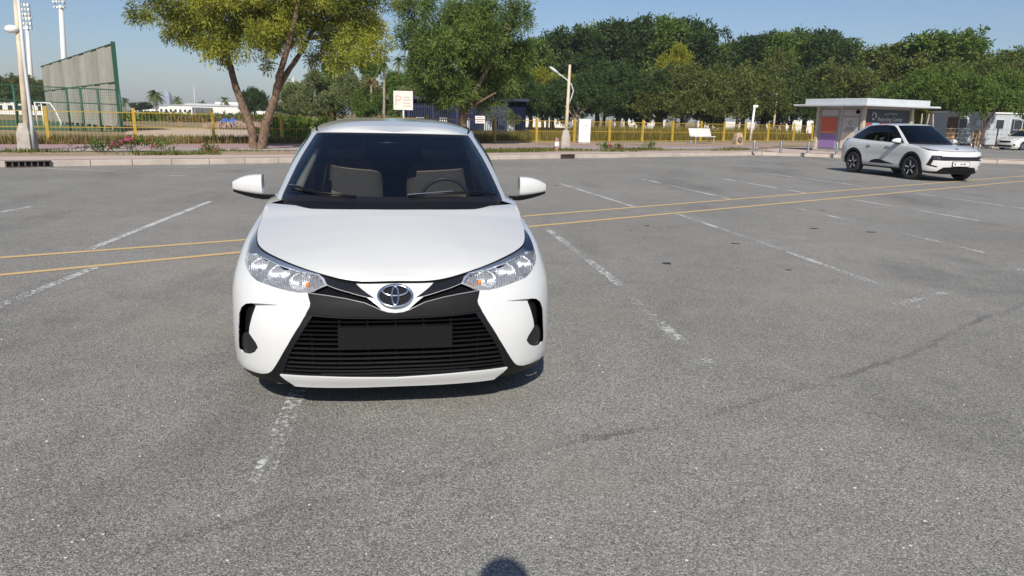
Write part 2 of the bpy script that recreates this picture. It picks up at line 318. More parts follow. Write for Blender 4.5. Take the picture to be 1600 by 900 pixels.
def patch(name,bfn,sfn,ts,mt,parent,nr=14,r0=0.,crown=2.,skirt=.0,bulge=None):
    """domed panel between an outline bfn(t) and a centre spine sfn(t), mirrored"""
    ts=np.asarray(ts); B=bfn(ts); S=sfn(ts); r=np.linspace(r0,1,nr); V=[]
    k=1-(1-r)**crown
    P=np.empty((len(ts),nr,3)); P[:,:,0]=B[:,None,0]*(1-r); P[:,:,1]=B[:,None,1]+(S[:,None,1]-B[:,None,1])*r; P[:,:,2]=B[:,None,2]+(S[:,None,2]-B[:,None,2])*k
    if bulge is not None: P[:,:,2]+=bulge(P[:,:,0],P[:,:,1])
    n=len(ts); V=P.reshape(-1,3); i=np.arange((n-1)).repeat(nr-1)*nr+np.tile(np.arange(nr-1),n-1); Q=np.stack([i,i+nr,i+nr+1,i+1],1)
    if skirt:
        b=len(V); e=P[:,0].copy(); e[:,2]-=skirt; e[:,0]*=.995; V=np.concatenate([V,e]); j=np.arange(n-1); Q=np.concatenate([Q,np.stack([j*nr,b+j,b+j+1,(j+1)*nr],1)])
    m=len(V); Q=np.concatenate([Q,Q[:,::-1]+m]); V=np.concatenate([V,V*[-1,1,1]])
    me=mesh_np(name,V,Q,mt,True); bm=bmesh.new(); bm.from_mesh(me); bmesh.ops.remove_doubles(bm,verts=bm.verts,dist=2e-4); bmesh.ops.recalc_face_normals(bm,faces=bm.faces)
    up=sum(f.normal.z for f in bm.faces)
    if up<0: bmesh.ops.reverse_faces(bm,faces=bm.faces)
    for ed in bm.edges: ed.smooth = len(ed.link_faces)<2 or ed.calc_face_angle(0)<R_(50)
    bm.to_mesh(me); bm.free(); return addobj(name,me,parent)
def strip(name,A,B,mt,parent,mirror=True,smooth=True):
    A=np.asarray(A);B=np.asarray(B);n=len(A);V=np.concatenate([A,B]);j=np.arange(n-1);Q=np.stack([j,j+1,n+j+1,n+j],1)
    if mirror: Q=np.concatenate([Q,Q[:,::-1]+2*n]); V=np.concatenate([V,V*[-1,1,1]])
    return addobj(name,mesh_np(name,V,Q,mt,smooth),parent)
def wheel(parent,x,y,r,wd,style,rimmat,rimmat2=None):
    s=1 if x>0 else -1; M=Matrix.Translation((x,y,r))@Matrix.Rotation(s*PI/2,4,'Y')   # local z points outwards
    h=wd/2; rr=r*.66
    t=MB().lathe([(rr,-h*.9),(rr+.01,-h),(r*.9,-h),(r*.975,-h*.86),(r,-h*.6),(r,-h*.1),(r*.985,-h*.08),(r*.985,h*.08),(r,h*.1),(r,h*.6),(r*.975,h*.86),(r*.9,h),(rr+.01,h*.98),(rr,h*.9)],40,M)
    W=t.part('wheel',RUBBER,parent,True)
    b=MB().lathe([(.02,-h*.5),(rr*.96,-h*.5),(rr,-h*.9),(rr,h*.9),(rr*.95,h*.93),(rr*.93,h*.8),(rr*.9,-h*.1),(.06,-h*.1)],40,M)
    b.part('rim_barrel',rimmat,W,True)
    if style=='cover':      # plain pressed steel wheel cover with slots
        c=MB().lathe([(0,h*.82),(.05,h*.82),(.06,h*.7),(rr*.55,h*.75),(rr*.93,h*.95)],40,M); c.part('hub_cap',SILVER,W,True)
        for k in range(10):
            a=2*PI*k/10; MB().box(M@Vector((rr*.72*math.cos(a),rr*.72*math.sin(a),h*.86)),(1,1,1),M=M.to_3x3()@Matrix.Rotation(a,3,'Z')@Matrix.Diagonal((.055,.02,.02))).part('slot',BLACK_GLOSS,W)
    else:
        for k in range(5):
            a=2*PI*k/5+.3
            for da in (-.17,.17):
                p=[(.05*math.cos(a),.05*math.sin(a)),]
                o=MB(); a2=a+da; e=(rr*.95*math.cos(a2),rr*.95*math.sin(a2)); i_=(.055*math.cos(a+da*2.2),.055*math.sin(a+da*2.2))
                nx,ny=-math.sin(a2)*.014,math.cos(a2)*.014
                o.prism([(i_[0]-nx,i_[1]-ny),(e[0]-nx*1.3,e[1]-ny*1.3),(e[0]+nx*1.3,e[1]+ny*1.3),(i_[0]+nx,i_[1]+ny)],h*.35,h*.8,M); o.part('spoke',rimmat2 if da<0 else rimmat,W)
        MB().lathe([(0,h*.86),(.06,h*.84),(.07,h*.3)],20,M).part('hub_cap',rimmat,W,True)
    return W
def loft(secs,mt,name,parent,smooth=True,cap=True):
    n=len(secs[0]); V=[p for s in secs for p in s]; Fc=[(i*n+k,i*n+(k+1)%n,(i+1)*n+(k+1)%n,(i+1)*n+k) for i in range(len(secs)-1) for k in range(n)]
    if cap: Fc+=[tuple(range(n))[::-1],tuple(range((len(secs)-1)*n,len(secs)*n))]
    me=mesh(name,V,Fc,mt,smooth); bm=bmesh.new(); bm.from_mesh(me); bmesh.ops.recalc_face_normals(bm,faces=bm.faces)
    for e in bm.edges: e.smooth=len(e.link_faces)<2 or e.calc_face_angle(0)<R_(40)
    bm.to_mesh(me); bm.free(); return addobj(name,me,parent)
def door_mirror(parent,sgn,x0,y0,z0,s=1.,cap=None):
    """housing lofted from the inner end outwards"""
    secs=[]; n=20
    for q in np.linspace(0,1,9):
        e=(1-max(0,q-.1)**2.2*.95); zt=.070*s*max(e,.05); zb=-.070*s*(1-.42*q**1.6); d=.075*s*math.sqrt(max(1-(q*.93)**2,.02)); cz=(zt+zb)/2+.002; hz=(zt-zb)/2; x=x0+.205*s*q; cy=y0+.03*q
        ring=[]
        for k in range(n):
            a=2*PI*k/n; c_,s_=math.cos(a),math.sin(a); f=lambda v:math.copysign(abs(v)**.55,v)
            ring.append((sgn*x,cy+d*(f(c_)*.5 if c_>0 else f(c_)),z0+cz+hz*f(s_)))
        secs.append(ring)
    M_=loft(secs,cap or WHITE_CAR,'mirror',parent)
    # black underside and arm down to the door
    lo=[]
    for q in np.linspace(-.35,1,9):
        x=x0+.205*s*q; qq=max(q,0); zb=z0-.072*s*(1-.42*qq**1.6)+.002; th=.03*s*(1-.55*abs(q)) ; d=.05*s*math.sqrt(max(1-(max(q,0)*.95)**2,.05))
        lo.append([(sgn*x,y0+.03*qq-d,zb),(sgn*x,y0+.03*qq+d*.6,zb),(sgn*x,y0+.03*qq+d*.5,zb-th),(sgn*x,y0+.03*qq-d*.7,zb-th)])
    loft(lo,BLACK_PLASTIC,'mirror_arm',M_)
    MB().cbox((sgn*(x0+.075*s),y0+.045*s,z0-.002),(.12*s,.012,.085*s),.004).part('mirror_glass',CHROME,M_)
    return M_
def text_mesh(body,size,mt,name,parent,M,align='CENTER',font=None,ext=.001):
    cu=bpy.data.curves.new(name,'FONT'); cu.body=body; cu.size=size; cu.align_x=align; cu.align_y='CENTER'; cu.extrude=ext; cu.resolution_u=3
    if font: cu.font=font
    o=bpy.data.objects.new('tmp',cu); COL.objects.link(o); dg=bpy.context.evaluated_depsgraph_get(); me=bpy.data.meshes.new_from_object(o.evaluated_get(dg)); bpy.data.objects.remove(o); bpy.data.curves.remove(cu)
    me.materials.clear(); me.materials.append(mt); me.transform(M); me.name=name; return addobj(name,me,parent)
def body_curve(surf,w_):
    return lambda t: surf(np.asarray(t,float),np.full(np.shape(t),w_,float))
def lerp_fn(ts,ys,zs):
    return lambda t: np.stack([np.zeros(np.shape(t)),np.interp(t,ts,ys),np.interp(t,ts,zs)],-1)
def smooth_fn(ts,ys,zs):
    A=np.stack([np.zeros(len(ts)),ys,zs],1); s=Surf(np.stack([A,A+[0,0,1]])); 
    return lambda t: s(np.interp(t,ts,np.arange(len(ts))),np.zeros(np.shape(t)))
# ================================================================== ground
GZ=.16
ASPH=asphalt_mat('worn asphalt')
def sheet(name,poly,z,mt,parent=None,kind='structure'):
    o=addobj(name,mesh(name,[(x,y,z) for x,y in poly],[tuple(range(len(poly)))],mt),parent)
    if kind and not parent: o['kind']=kind
    return o
sheet('parking_lot',[(-300,-60),(500,-60),(500,900),(-300,900)],0,ASPH)
SAND=ground_mat('sandy soil',(.30,.22,.15),(.36,.28,.20),(.20,.17,.09),.35)
FIELD=ground_mat('scrubby field',(.17,.15,.07),(.30,.24,.15),(.12,.13,.05),.12)
PINK=ground_mat('pink pavers',(.46,.37,.33),(.50,.41,.36),(.42,.34,.30),3)
PURPLE=ground_mat('purple pavers',(.34,.23,.24),(.39,.27,.27),(.30,.21,.22),2)
KC=[(-75,-24.0),(-12.93,18.31),(-.34,27.03),(11.77,35.1),(13.6,35.0),(16,34.2),(19,33.2),(22.3,31.9),(27,29.6)]
back=[(28,30.9),(22.6,33.6),(21.3,36),(23.6,42),(28,52),(33,64),(60,120),(500,1000)]
verge=KC+back+[(500,1700),(-1700,1700),(-1700,-24)]
def tess(name,poly,z,mt):
    bm=bmesh.new(); bm.faces.new([bm.verts.new((x,y,z)) for x,y in poly]); bmesh.ops.triangulate(bm,faces=bm.faces); bmesh.ops.recalc_face_normals(bm,faces=bm.faces)
    if sum(f.normal.z for f in bm.faces)<0: bmesh.ops.reverse_faces(bm,faces=bm.faces)
    me=bpy.data.meshes.new(name); bm.to_mesh(me); bm.free(); me.materials.append(mt); o=addobj(name,me); o['kind']='structure'; return o
tess('verge',verge,GZ,FIELD)
tess('far_verge',[(29.8,51),(34,55.2),(38,57.2),(70,70),(560,300),(1200,900),(520,1000),(62,118),(34,63)],GZ,SAND)
# strips along the kerb, front to back
def col2(y100,y900,z): return gp(100,y100,z)[:2],gp(900,y900,z)[:2]
def sline(y100,y900):
    a,b=col2(y100,y900,GZ); d=(b-a)/np.linalg.norm(b-a); return a,d
S1=sline(249.7,242); S2=sline(244.3,238); S3=sline(237,234); S4=sline(233,231.2); S5=sline(226,227.5); S6=sline(221.5,222)
def spt(S,x): a,d=S; k=(x-a[0])/d[0]; return tuple(a+d*k)
def band_(name,Sa,Sb,z,mt,x0=-60,x1=13.): return sheet(name,[spt(Sa,x0),spt(Sa,x1),spt(Sb,x1+.6),spt(Sb,x0)],z,mt)
kline=[np.array(p) for p in KC]
band_('pink_footway',((np.array(KC[1])+np.array([-.13,.2])),(np.array(KC[3])-np.array(KC[1]))/np.linalg.norm(np.array(KC[3])-np.array(KC[1]))),S2,GZ+.006,PINK,-60,11.9)
band_('planting_strip',S2,S3,GZ+.004,SAND); band_('path_edging',S3,S4,GZ+.02,CONCRETE); band_('purple_footway',S4,S5,GZ+.008,PURPLE,-60,15); band_('sand_margin',S5,S6,GZ+.004,SAND,-60,24)
sheet('kiosk_paving',[(12.5,35.2),(16,34.7),(20.8,33.6),(21.5,36.5),(24,43),(17,44),(12.6,38.5)],GZ+.01,PINK)
sheet('island_paving',[(16.2,34.4),(22.3,32.15),(26.8,29.9),(27.6,30.8),(22.4,33.4),(20.6,33.7)],GZ+.014,PINK)
sheet('far_footway',[(30.2,51.6),(34,55.5),(38,57.5),(70,70.4),(70,73),(36,59.5),(31,54.5)],GZ+.01,PINK)
# kerb stones one by one
def kerb(name,pts,parent_name='kerb'):
    root=bpy.data.objects.new(parent_name,None); COL.objects.link(root); root['kind']='structure'
    L=.995; me=MB().cbox((L/2,.07,GZ/2+.004),(L-.012,.15,GZ+.006),.018).me('kerb_stone',KERB,False)
    for a,b in zip(pts[:-1],pts[1:]):
        a=np.array(a);b=np.array(b);d=b-a;l=np.linalg.norm(d);d/=l;n=max(1,int(l/L)); rz=math.atan2(d[1],d[0])
        for k in range(n):
            p=a+d*(k*l/n)
            if p[1]<1: continue
            q=proj((p[0],p[1],.1))
            if not(-900<q[0]<2300): continue
            o=addobj('kerb_stone',me,root); o.location=(p[0],p[1],-.003+random.uniform(-.004,.004)); o.rotation_euler=(0,0,rz+random.uniform(-.006,.006)); o.scale=(l/n/L,1,1)
    return root
KERB=mat('kerb concrete',(.42,.365,.315),.9,noise=(1.5,.16),bump=(30,.4,.01))
kerb('kerb',[KC[0],KC[1],KC[3]]+KC[4:]); kerb('kerb',[(30.0,51),(34,55.2),(38,57.2),(70,70)])
# ---------------------------------------------------------------- painted lines
WP=worn_paint('white bay paint',(.56,.56,.54),.465); WPM=worn_paint('half worn white paint',(.55,.55,.53),.505); WPW=worn_paint('scuffed white paint',(.54,.54,.52),.535); YP=worn_paint('yellow line paint',(.60,.42,.19),.24)
def line(name,pts,w,mt,z=.004):
    P=[gp(*p)[:2] for p in pts]; V=[]
    for i,p in enumerate(P):
        t=P[min(i+1,len(P)-1)]-P[max(i-1,0)]; t/=np.linalg.norm(t); n=np.array([-t[1],t[0]]); V+=[(*(p-n*w/2),z),(*(p+n*w/2),z)]
    o=addobj(name,mesh(name,V,[(2*i,2*i+2,2*i+3,2*i+1) for i in range(len(P)-1)],mt)); o['kind']='structure'; return o
line('lane_marking',[(-500,439.5),(0,403),(370,376),(820,338),(1600,275),(1850,254.8)],.10,YP); line('lane_marking',[(-500,477.3),(0,430),(370,395),(830,354),(1600,283),(1850,260)],.10,YP)
for pts,m in [([(328,315),(140,390)],WP),([(150,418),(0,478),(-60,503)],WPM),([(48,323),(0,332)],WP),([(875,287),(990,323)],WP),([(855,358),(908,398),(970,447)],WPM),([(985,464),(1062,532)],WPW),([(470,603),(405,757)],WPW),([(1000,279),(1140,311)],WP),([(1105,275),(1260,302)],WP),
    ([(1190,270),(1355,292)],WP),([(1060,335),(1220,390)],WPM),([(1220,390),(1385,450)],WPW),([(1333,312),(1530,345)],WP),([(1430,302),(1600,326)],WP),([(1240,324),(1400,362)],WPW),([(1400,362),(1545,397)],WPW),([(1395,478),(1475,458)],WPW),([(1030,582),(1110,562)],WPW),
    ([(60,262.5),(195,268.5)],WP),([(235,260),(390,264)],WPW),([(265,274.5),(295,275)],WP),([(75,283.5),(150,281)],WPW),([(903,253),(926,254.5)],WP),([(848,251),(880,252.5)],WPW),([(1290,268),(1440,284)],WP),([(1535,262),(1600,268)],WPW),([(1590,420),(1640,432)],WPW),([(1000,258),(1075,261)],WPW)]:
    line('bay_marking',pts,.095,m)
# storm drain inlets in the kerb
for px,py,wd,lab in ((45,257,.95,'dark iron kerb drain with bars by the concrete based lamp post'),(898,245,.62,'small rusty kerb drain below the leaning lamp post')):
    d=np.array([.8268,.5625]); p=gp(px,py+4)[:2]; k0=np.array(KC[1]); p=k0+d*((p-k0)@d); p=np.array([*p,0]); nrm=np.array([-.562,.827]); rz=math.atan2(d[1],d[0]); t=thing('storm_drain',lab,'drain',(p[0]-nrm[0]*.035,p[1]-nrm[1]*.035,0),rz); IR=mat('rusty iron',(.07,.05,.045),.8,noise=(12,.3))
    MB().box((0,.03,.075),(wd,.05,.135)).part('opening',DEEP_BLACK,t); MB().box((0,.01,.155),(wd+.04,.13,.02)).part('frame',IR,t); MB().box((0,.0,.012),(wd+.04,.1,.02)).part('frame',IR,t)
    n=7
    for k in range(n+1): MB().box((-wd/2+wd*k/n,-.004,.083),(.035,.05,.12)).part('bar',IR,t)
# ================================================================== yellow railing
fpx=[76,213,335,441,521,597,667,725,773,838,897,952,1003,1050,1094,1130,1163,1199,1239,1268]
fb_=np.array([gp(*p,GZ)[:2] for p in ((76,223.3),(335,223.3),(441,223.5),(773,222.8),(897,223),(1003,222.5),(1130,220.7),(1239,220))]); fc=fb_.mean(0); fd_=np.linalg.svd(fb_-fc)[2][0]; fd_*=np.sign(fd_[0])
def on_fence(px,off=0.):
    d=ray(px,220)[:2]; n=np.array([-fd_[1],fd_[0]]); c=fc+n*off; A=np.array([[d[0],-fd_[0]],[d[1],-fd_[1]]]); k=np.linalg.solve(A,c); return d*k[0]
frz=math.atan2(fd_[1],fd_[0])
rail=thing('railing','yellow painted metal railing of upright bars between thick posts along the footway','railing')
FP=[on_fence(x) for x in fpx]; st=FP[0]-FP[1]; FP=[FP[0]+st*k for k in(6,5,4,3,2,1)]+FP
FP+= [FP[-1]+(FP[-1]-FP[-2])*1.]
pm=MB().cbox((0,0,.69),(.11,.11,1.38),.012).me('post',YELLOW); bm_=MB().box((0,0,.64),(.0075,.0075,1.18)).me('bar',YELLOW); k_=0; rest=MB()
for i,p in enumerate(FP):
    o=addobj('post',pm,rail,loc=(p[0],p[1],GZ)); o.rotation_euler=(random.uniform(-.02,.02),random.uniform(-.03,.03),frz)
    if i+1<len(FP):
        q=FP[i+1]; l=np.linalg.norm(q-p); m=(p+q)/2
        for z in(.06,.62,1.2): MB().box((m[0],m[1],GZ+z),(l-.12,.02,.028),frz).part('rail',YELLOW,rail)
        n=int(l/.135)
        for j in range(1,n):
            c=p+(q-p)*j/n
            if k_<300 and i>3: ob=addobj('bar',bm_,rail,loc=(c[0],c[1],GZ)); ob.rotation_euler=(0,random.uniform(-.02,.02),frz); k_+=1
            else: rest.box((c[0],c[1],GZ+.64),(.0075,.0075,1.18),frz)
rs=rest.part('far_bars',YELLOW,rail); rs['kind']='stuff'
# ================================================================== foliage tools
def leaves(C,D,n,ln,wd,spread=.9,droop=.25,seed=0,r0=.1,jit=.2):
    """n rhombic leaves round each cluster centre C, leaning along D"""
    g=np.random.default_rng(seed); N=len(C)*n; c=np.repeat(C,n,0); d=np.repeat(D,n,0)+g.normal(0,spread,(N,3)); d[:,2]-=droop; d/=np.linalg.norm(d,axis=1,keepdims=True)+1e-9
    s=np.cross(d,g.normal(0,1,(N,3))); s/=np.linalg.norm(s,axis=1,keepdims=True)+1e-9; L=ln*g.uniform(.6,1.25,(N,1)); W=wd*g.uniform(.7,1.2,(N,1)); b=c+d*r0*g.uniform(0,1,(N,1))*L/ln+g.normal(0,ln*jit,(N,3))
    V=np.stack([b,b+d*L*.5+s*W/2,b+d*L,b+d*L*.5-s*W/2],1).reshape(-1,3); return V,np.arange(N*4).reshape(-1,4)
def lobes(L,dens_,seed=0,shell=.5,flat=1.):
    """cluster centres inside balls (x,y,z,r)"""
    g=np.random.default_rng(seed); C=[];D=[]
    for x,y,z,r in L:
        n=max(3,int(dens_*r*r)); v=g.normal(0,1,(n,3)); v/=np.linalg.norm(v,axis=1,keepdims=True); rad=r*g.uniform(0,1,(n,1))**shell; p=v*rad*np.array([1,1,flat]); C.append(p+[x,y,z]); D.append(v)
    return np.concatenate(C),np.concatenate(D)
def crown_mesh(name,L,dens_,n,ln,wd,mt,seed,shell=.5,flat=1.,spread=.9,droop=.25):
    C,D=lobes(L,dens_,seed,shell,flat); V,Q=leaves(C,D,n,ln,wd,spread,droop,seed); return mesh_np(name,V,Q,mt)
NEEM_Y=leaf_mat('yellowing neem leaves',(.028,.062,.010),(.38,.39,.05)); NEEM=leaf_mat('neem leaves',(0.0367,0.0808,0.0176),(0.1919,0.2625,0.0606)); DARKG=leaf_mat('dark green leaves',(0.0146,0.0389,0.0122),(0.0702,0.117,0.0268)); OLIVE=leaf_mat('olive leaves',(.035,.055,.012),(.17,.19,.045))
MIDG=leaf_mat('mid green leaves',(0.0309,0.0772,0.014),(0.1641,0.2413,0.0425)); YELG=leaf_mat('yellow green leaves',(.10,.14,.010),(.33,.31,.02)); PALEG=leaf_mat('pale green leaves',(0.0612,0.0918,0.0306),(0.2525,0.2861,0.1094)); PALM=leaf_mat('palm leaves',(0.045,0.0825,0.018),(0.165,0.195,0.045)); DRYL=leaf_mat('dry leaves',(.16,.11,.045),(.30,.22,.10)); GRASS=leaf_mat('grass blades',(.05,.075,.012),(.17,.18,.04)); REED=leaf_mat('reed blades',(.075,.08,.02),(.24,.20,.05)); MAGENTA=mat('bougainvillea bracts',(.45,.06,.16),.6)
def limb(mb,pts,r0,r1,n=9):
    P=np.array(pts,float); t=np.linspace(0,len(P)-1,len(P)*4-3); s=Surf(np.stack([P,P+1.])); Q=[]
    for i in range(3): Q.append(np.interp(t,np.arange(len(P)),P[:,i]))
    Q=np.stack(Q,1); 
    for _ in range(2): Q[1:-1]=(Q[:-2]+2*Q[1:-1]+Q[2:])/4
    Q[1:-1]+=np.random.default_rng(len(Q)).normal(0,r0*.07,(len(Q)-2,3)); mb.tube(Q,list(np.linspace(r0,r1,len(Q))*(1+.06*np.sin(np.arange(len(Q))*2.1))),n)
# ---------------------------------------------------------------- the forked roadside tree
def px_lobe(px,py,rp,Y,dy=0.): p=at(px,py,Y+dy); return (p[0],p[1],p[2],rp*Y*.98/F)
def tree_roadside():
    b=gp(403,233,GZ); Y=b[1]; t=thing('roadside_tree','forked tree with yellowing leaves and two leaning stems by the railing','tree',tuple(b)); off=np.array(b)
    A=lambda px,py,dy=0: at(px,py,Y+dy)-off
    mb=MB(); limb(mb,[A(398,238),A(394,205),A(377,160),A(362,115),A(353,75,.3),A(345,30,.5),A(330,-30,.8)],.165,.065)
    limb(mb,[A(408,238),A(414,200),A(425,165),A(433,140),A(437,115,-.2),A(448,80,-.4),A(462,30,-.6),A(470,-40,-.6)],.18,.065)
    limb(mb,[A(432,143),A(448,115,.2),A(468,85,.5),A(482,60,.8),A(510,10,1.2)],.12,.05); limb(mb,[A(353,75,.3),A(385,40,-.6),A(410,0,-1)],.10,.04); limb(mb,[A(345,30),A(300,10,.5),A(255,5,.9),A(222,8,1)],.07,.02); limb(mb,[A(482,60,.8),A(540,50,1.3),A(580,55,1.6)],.08,.03)
    limb(mb,[A(398,238),A(388,241)],.12,.04); limb(mb,[A(408,238),A(418,241,.2)],.12,.04)
    tr=mb.part('trunk',BARK,t,True)
    L1=[(222,18,19),(240,2,20),(272,40,28),(300,58,24),(325,72,24),(285,15,38),(330,35,42),(365,62,30),(390,38,42),(352,-5,60),(430,25,48),(425,72,22),(452,58,30),(470,-5,62),(505,45,42),(535,66,34),(560,72,32),(548,25,50),(580,50,30),(592,72,17),(525,92,20),(490,88,18),(345,85,14),(420,104,7),(300,-50,70),(400,-70,110),(500,-70,100),(575,-20,50),(408,60,24)]
    g=np.random.default_rng(3); L=[]
    for px,py,r in L1: l=px_lobe(px,py,r*.84,Y,g.uniform(-1.6,1.8)); L.append((l[0]-off[0],l[1]-off[1],l[2]-off[2],l[3]))
    C,D=lobes(L,72,5,.6); V,Q=leaves(C,D,84,.16,.036,1.1,.5,5,.2,.62)
    addobj('crown',mesh_np('crown',V,Q,NEEM_Y),t); return t
tree_roadside()
def tree_bushy():
    b=gp(722,227,GZ); Y=b[1]; t=thing('roadside_tree','dense green tree with many upright limbs before the navy palisade fence','tree',tuple(b)); off=np.array(b); A=lambda px,py,dy=0: at(px,py,Y+dy)-off
    mb=MB(); limb(mb,[A(722,232),A(723,200),A(727,165),A(735,130),A(748,80),A(757,30)],.24,.06); limb(mb,[A(724,180),A(708,140,.4),A(695,95,.7),A(688,50,.8),A(660,20,.8)],.14,.03); limb(mb,[A(726,165),A(750,130,-.5),A(770,90,-.7),A(795,50,-.6),A(806,15,-.5)],.13,.02); limb(mb,[A(727,175),A(752,158,-.4),A(775,145,-.6)],.08,.03); limb(mb,[A(720,165),A(690,125,-.5),A(655,105,-.8)],.09,.02); limb(mb,[A(735,130),A(725,70,.3),A(728,0,.4)],.09,.02)
    mb.part('trunk',BARK,t,True)
    L1=[(640,15,20),(665,8,16),(628,2,12),(702,14,14),(640,58,22),(672,60,34),(655,95,26),(675,120,34),(690,85,40),(720,50,38),(735,20,28),(757,10,22),(755,55,38),(770,90,42),(800,95,32),(815,75,16),(805,15,20),(797,35,14),(820,35,11),(735,105,42),(710,140,30),(765,130,36),(795,130,26),(690,150,20),(745,150,20),(780,60,26),(700,40,24)]
    g=np.random.default_rng(9); L=[]
    for px,py,r in L1: l=px_lobe(px,py,r,Y,g.uniform(-1.3,1.5)); L.append((l[0]-off[0],l[1]-off[1],l[2]-off[2],l[3]))
    C,D=lobes(L,66,6,.6); V,Q=leaves(C,D,76,.19,.043,1.1,.45,6,.25,.6); addobj('crown',mesh_np('crown',V,Q,NEEM),t)
tree_bushy()
# ---------------------------------------------------------------- park trees: a few crowns, each tree a copy with its own size and turn
def proto(kind,seed):
    g=np.random.default_rng(seed); L=[]
    if kind=='tall':
        for k in range(30): a=g.uniform(0,2*PI); z=g.uniform(.22,1); r=.26*(1-abs(z-.5)**2*1.1)*g.uniform(.3,1); L.append((r*math.cos(a),r*math.sin(a),z*.93,g.uniform(.07,.13)))
        for k in range(12): a=g.uniform(0,2*PI); r=g.uniform(0,.2); L.append((r*math.cos(a),r*math.sin(a),g.uniform(.86,.99),g.uniform(.03,.055)))
    elif kind=='umbrella':
        for k in range(44): a=g.uniform(0,2*PI); r=.72*math.sqrt(g.uniform(0,1)); L.append((r*math.cos(a),r*math.sin(a),.72-.30*(r/.72)**2+g.uniform(-.16,.14),g.uniform(.10,.2)))
    elif kind=='high':
        for k in range(36): a=g.uniform(0,2*PI); r=.5*math.sqrt(g.uniform(0,1)); L.append((r*math.cos(a),r*math.sin(a),.76-.16*(r/.5)**2+g.uniform(-.14,.14),g.uniform(.09,.16)))
    else:
        for k in range(34): v=g.normal(0,1,3); v/=np.linalg.norm(v); q=g.uniform(.3,1)**.5; L.append((v[0]*.40*q,v[1]*.40*q,.60+v[2]*.30*q,g.uniform(.09,.17)))
    return L
PROTO={}
def park_tree(px,topy,Y,kind,mt,wf,label,group,seed,trunk=BARK_D,name='park_tree',lean=0.):
    p=at(px,topy,Y); hgt=p[2]-GZ; key=(kind,mt.name,seed%3)
    if key not in PROTO:
        C,D=lobes(proto(kind,seed%3*11+len(kind)),2500 if kind!='umbrella' else 1300,seed%3,.55); V,Q=leaves(C,D,20,.034,.017,.9,.2,seed,.03,.4); me=mesh_np('crown',V,Q,mt)
        mb=MB(); g=np.random.default_rng(seed); zt=.45 if kind!='umbrella' else .5
        limb(mb,[(0,0,-.02),(.005,.0,.12),(-.01,.01,.25),(.0,.0,zt)],.028,.014,8)
        for k in range(6): a=2*PI*k/6+g.uniform(-.4,.4); r=.2 if kind!='umbrella' else .38; limb(mb,[(0,0,.16+.03*k),(r*.4*math.cos(a),r*.4*math.sin(a),.34+.02*k),(r*math.cos(a),r*math.sin(a),.55+.03*k)],.014,.004,6)
        PROTO[key]=(me,mb.me('trunk',trunk,True))
    cm,tm=PROTO[key]; t=thing(name,label,'tree',(p[0],p[1],GZ),seed*2.399,group); w_=hgt*wf
    for nm,me in(('trunk',tm),('crown',cm)): o=addobj(nm,me,t); o.scale=(w_,w_,hgt)
    return t
SPREAD={850:'dark spreading tree shading the foot of the bright yellow green tree',905:'dark spreading tree right behind the leaning lamp post',948:'dark spreading tree behind the white utility cabinet',1120:'olive spreading tree behind the white park bench',1160:'olive spreading tree behind the tan stone pedestal',1205:'olive spreading tree behind the slim pole with bracket lamp',1285:'dark spreading tree nearest the orange and purple kiosk hatches',1318:'olive spreading tree rising over the kiosk canopy'}
TREES3={1352:'olive tree rising right above the kiosk roof box',1384:'tall olive tree with a thin top behind the kiosk roof',1488:'tallest green tree in the group behind the kiosk',1553:'green tree whose trunk stands before the pale site cabin',1400:'low green tree filling the gap above the kiosk canopy',1472:'green tree shading the cabin with the dark doorway',1425:'tall green tree just behind the kiosk canopy edge'}
TREES4={462:'pale tree beside the cream mosque dome',520:'tallest green tree beyond the hedge beside the mosque',572:'low rounded fresh green tree beside the dry orange palm',650:'green tree directly behind the parking sign board',812:'dark tree between the bushy roadside tree and the park belt',612:'tall green tree just behind the tall fan palm',780:'pale low crowned tree at the open end of the navy fence'}
TALL={832:'tall tree ending the back row next to the bushy roadside tree',868:'tall dark tree in the back row behind the bright yellow green tree',1042:'tallest dark tree of the back row, beside the yellowing tree top',1078:'tall dark tree crowding the yellowing tree top in the back row',1140:'lower dark tree in the dip of the back row',1205:'tall dark tree in the back row touching the pale olive tree top',1240:'full dark tree in the back row beyond the pale olive tree top',1330:'tall dark tree ending the back row behind the kiosk roof',1302:'tall dark tree last but one in the back row towards the kiosk'}
G1='tall trees at the back of the park'; G2='spreading trees along the park edge'
for i,(px,ty,Y) in enumerate([(832,62,88),(868,52,92),(905,48,90),(940,40,94),(975,36,90),(1010,33,95),(1042,31,91),(1078,36,94),(1108,48,90),(1140,66,93),(1172,62,90),(1205,55,94),(1240,50,90),(1272,52,93),(1302,58,88),(1330,66,90)]):
    park_tree(px,ty,Y,'tall',DARKG if i%3 else MIDG,1.0,TALL.get(px,'tall dark green tree in the unbroken row at the back of the park'),G1,i)
for i,(px,ty,Y,m) in enumerate([(850,112,74,DARKG),(905,108,70,DARKG),(948,92,76,DARKG),(985,85,72,DARKG),(1032,98,74,OLIVE),(1075,102,68,OLIVE),(1120,86,72,OLIVE),(1160,94,70,OLIVE),(1205,92,74,OLIVE),(1245,108,72,DARKG),(1285,98,76,DARKG),(1318,92,72,OLIVE)]):
    park_tree(px,ty,Y,'umbrella',m,1.05,SPREAD.get(px,('dark green' if m is DARKG else 'olive green')+' spreading tree with a broad low crown behind the railing'),G2,i,BARK_P if i%3==1 else BARK_D)
park_tree(858,98,82,'round',YELG,.9,'bright yellow green tree glowing beside the dark spreading trees',None,3); park_tree(1064,64,84,'round',YELG,.5,'yellowing tree top rising between the dark park trees',None,4); park_tree(1222,72,82,'round',OLIVE,.55,'pale olive tree top showing among the dark park trees',None,5)
G3='trees behind the recycling kiosk'
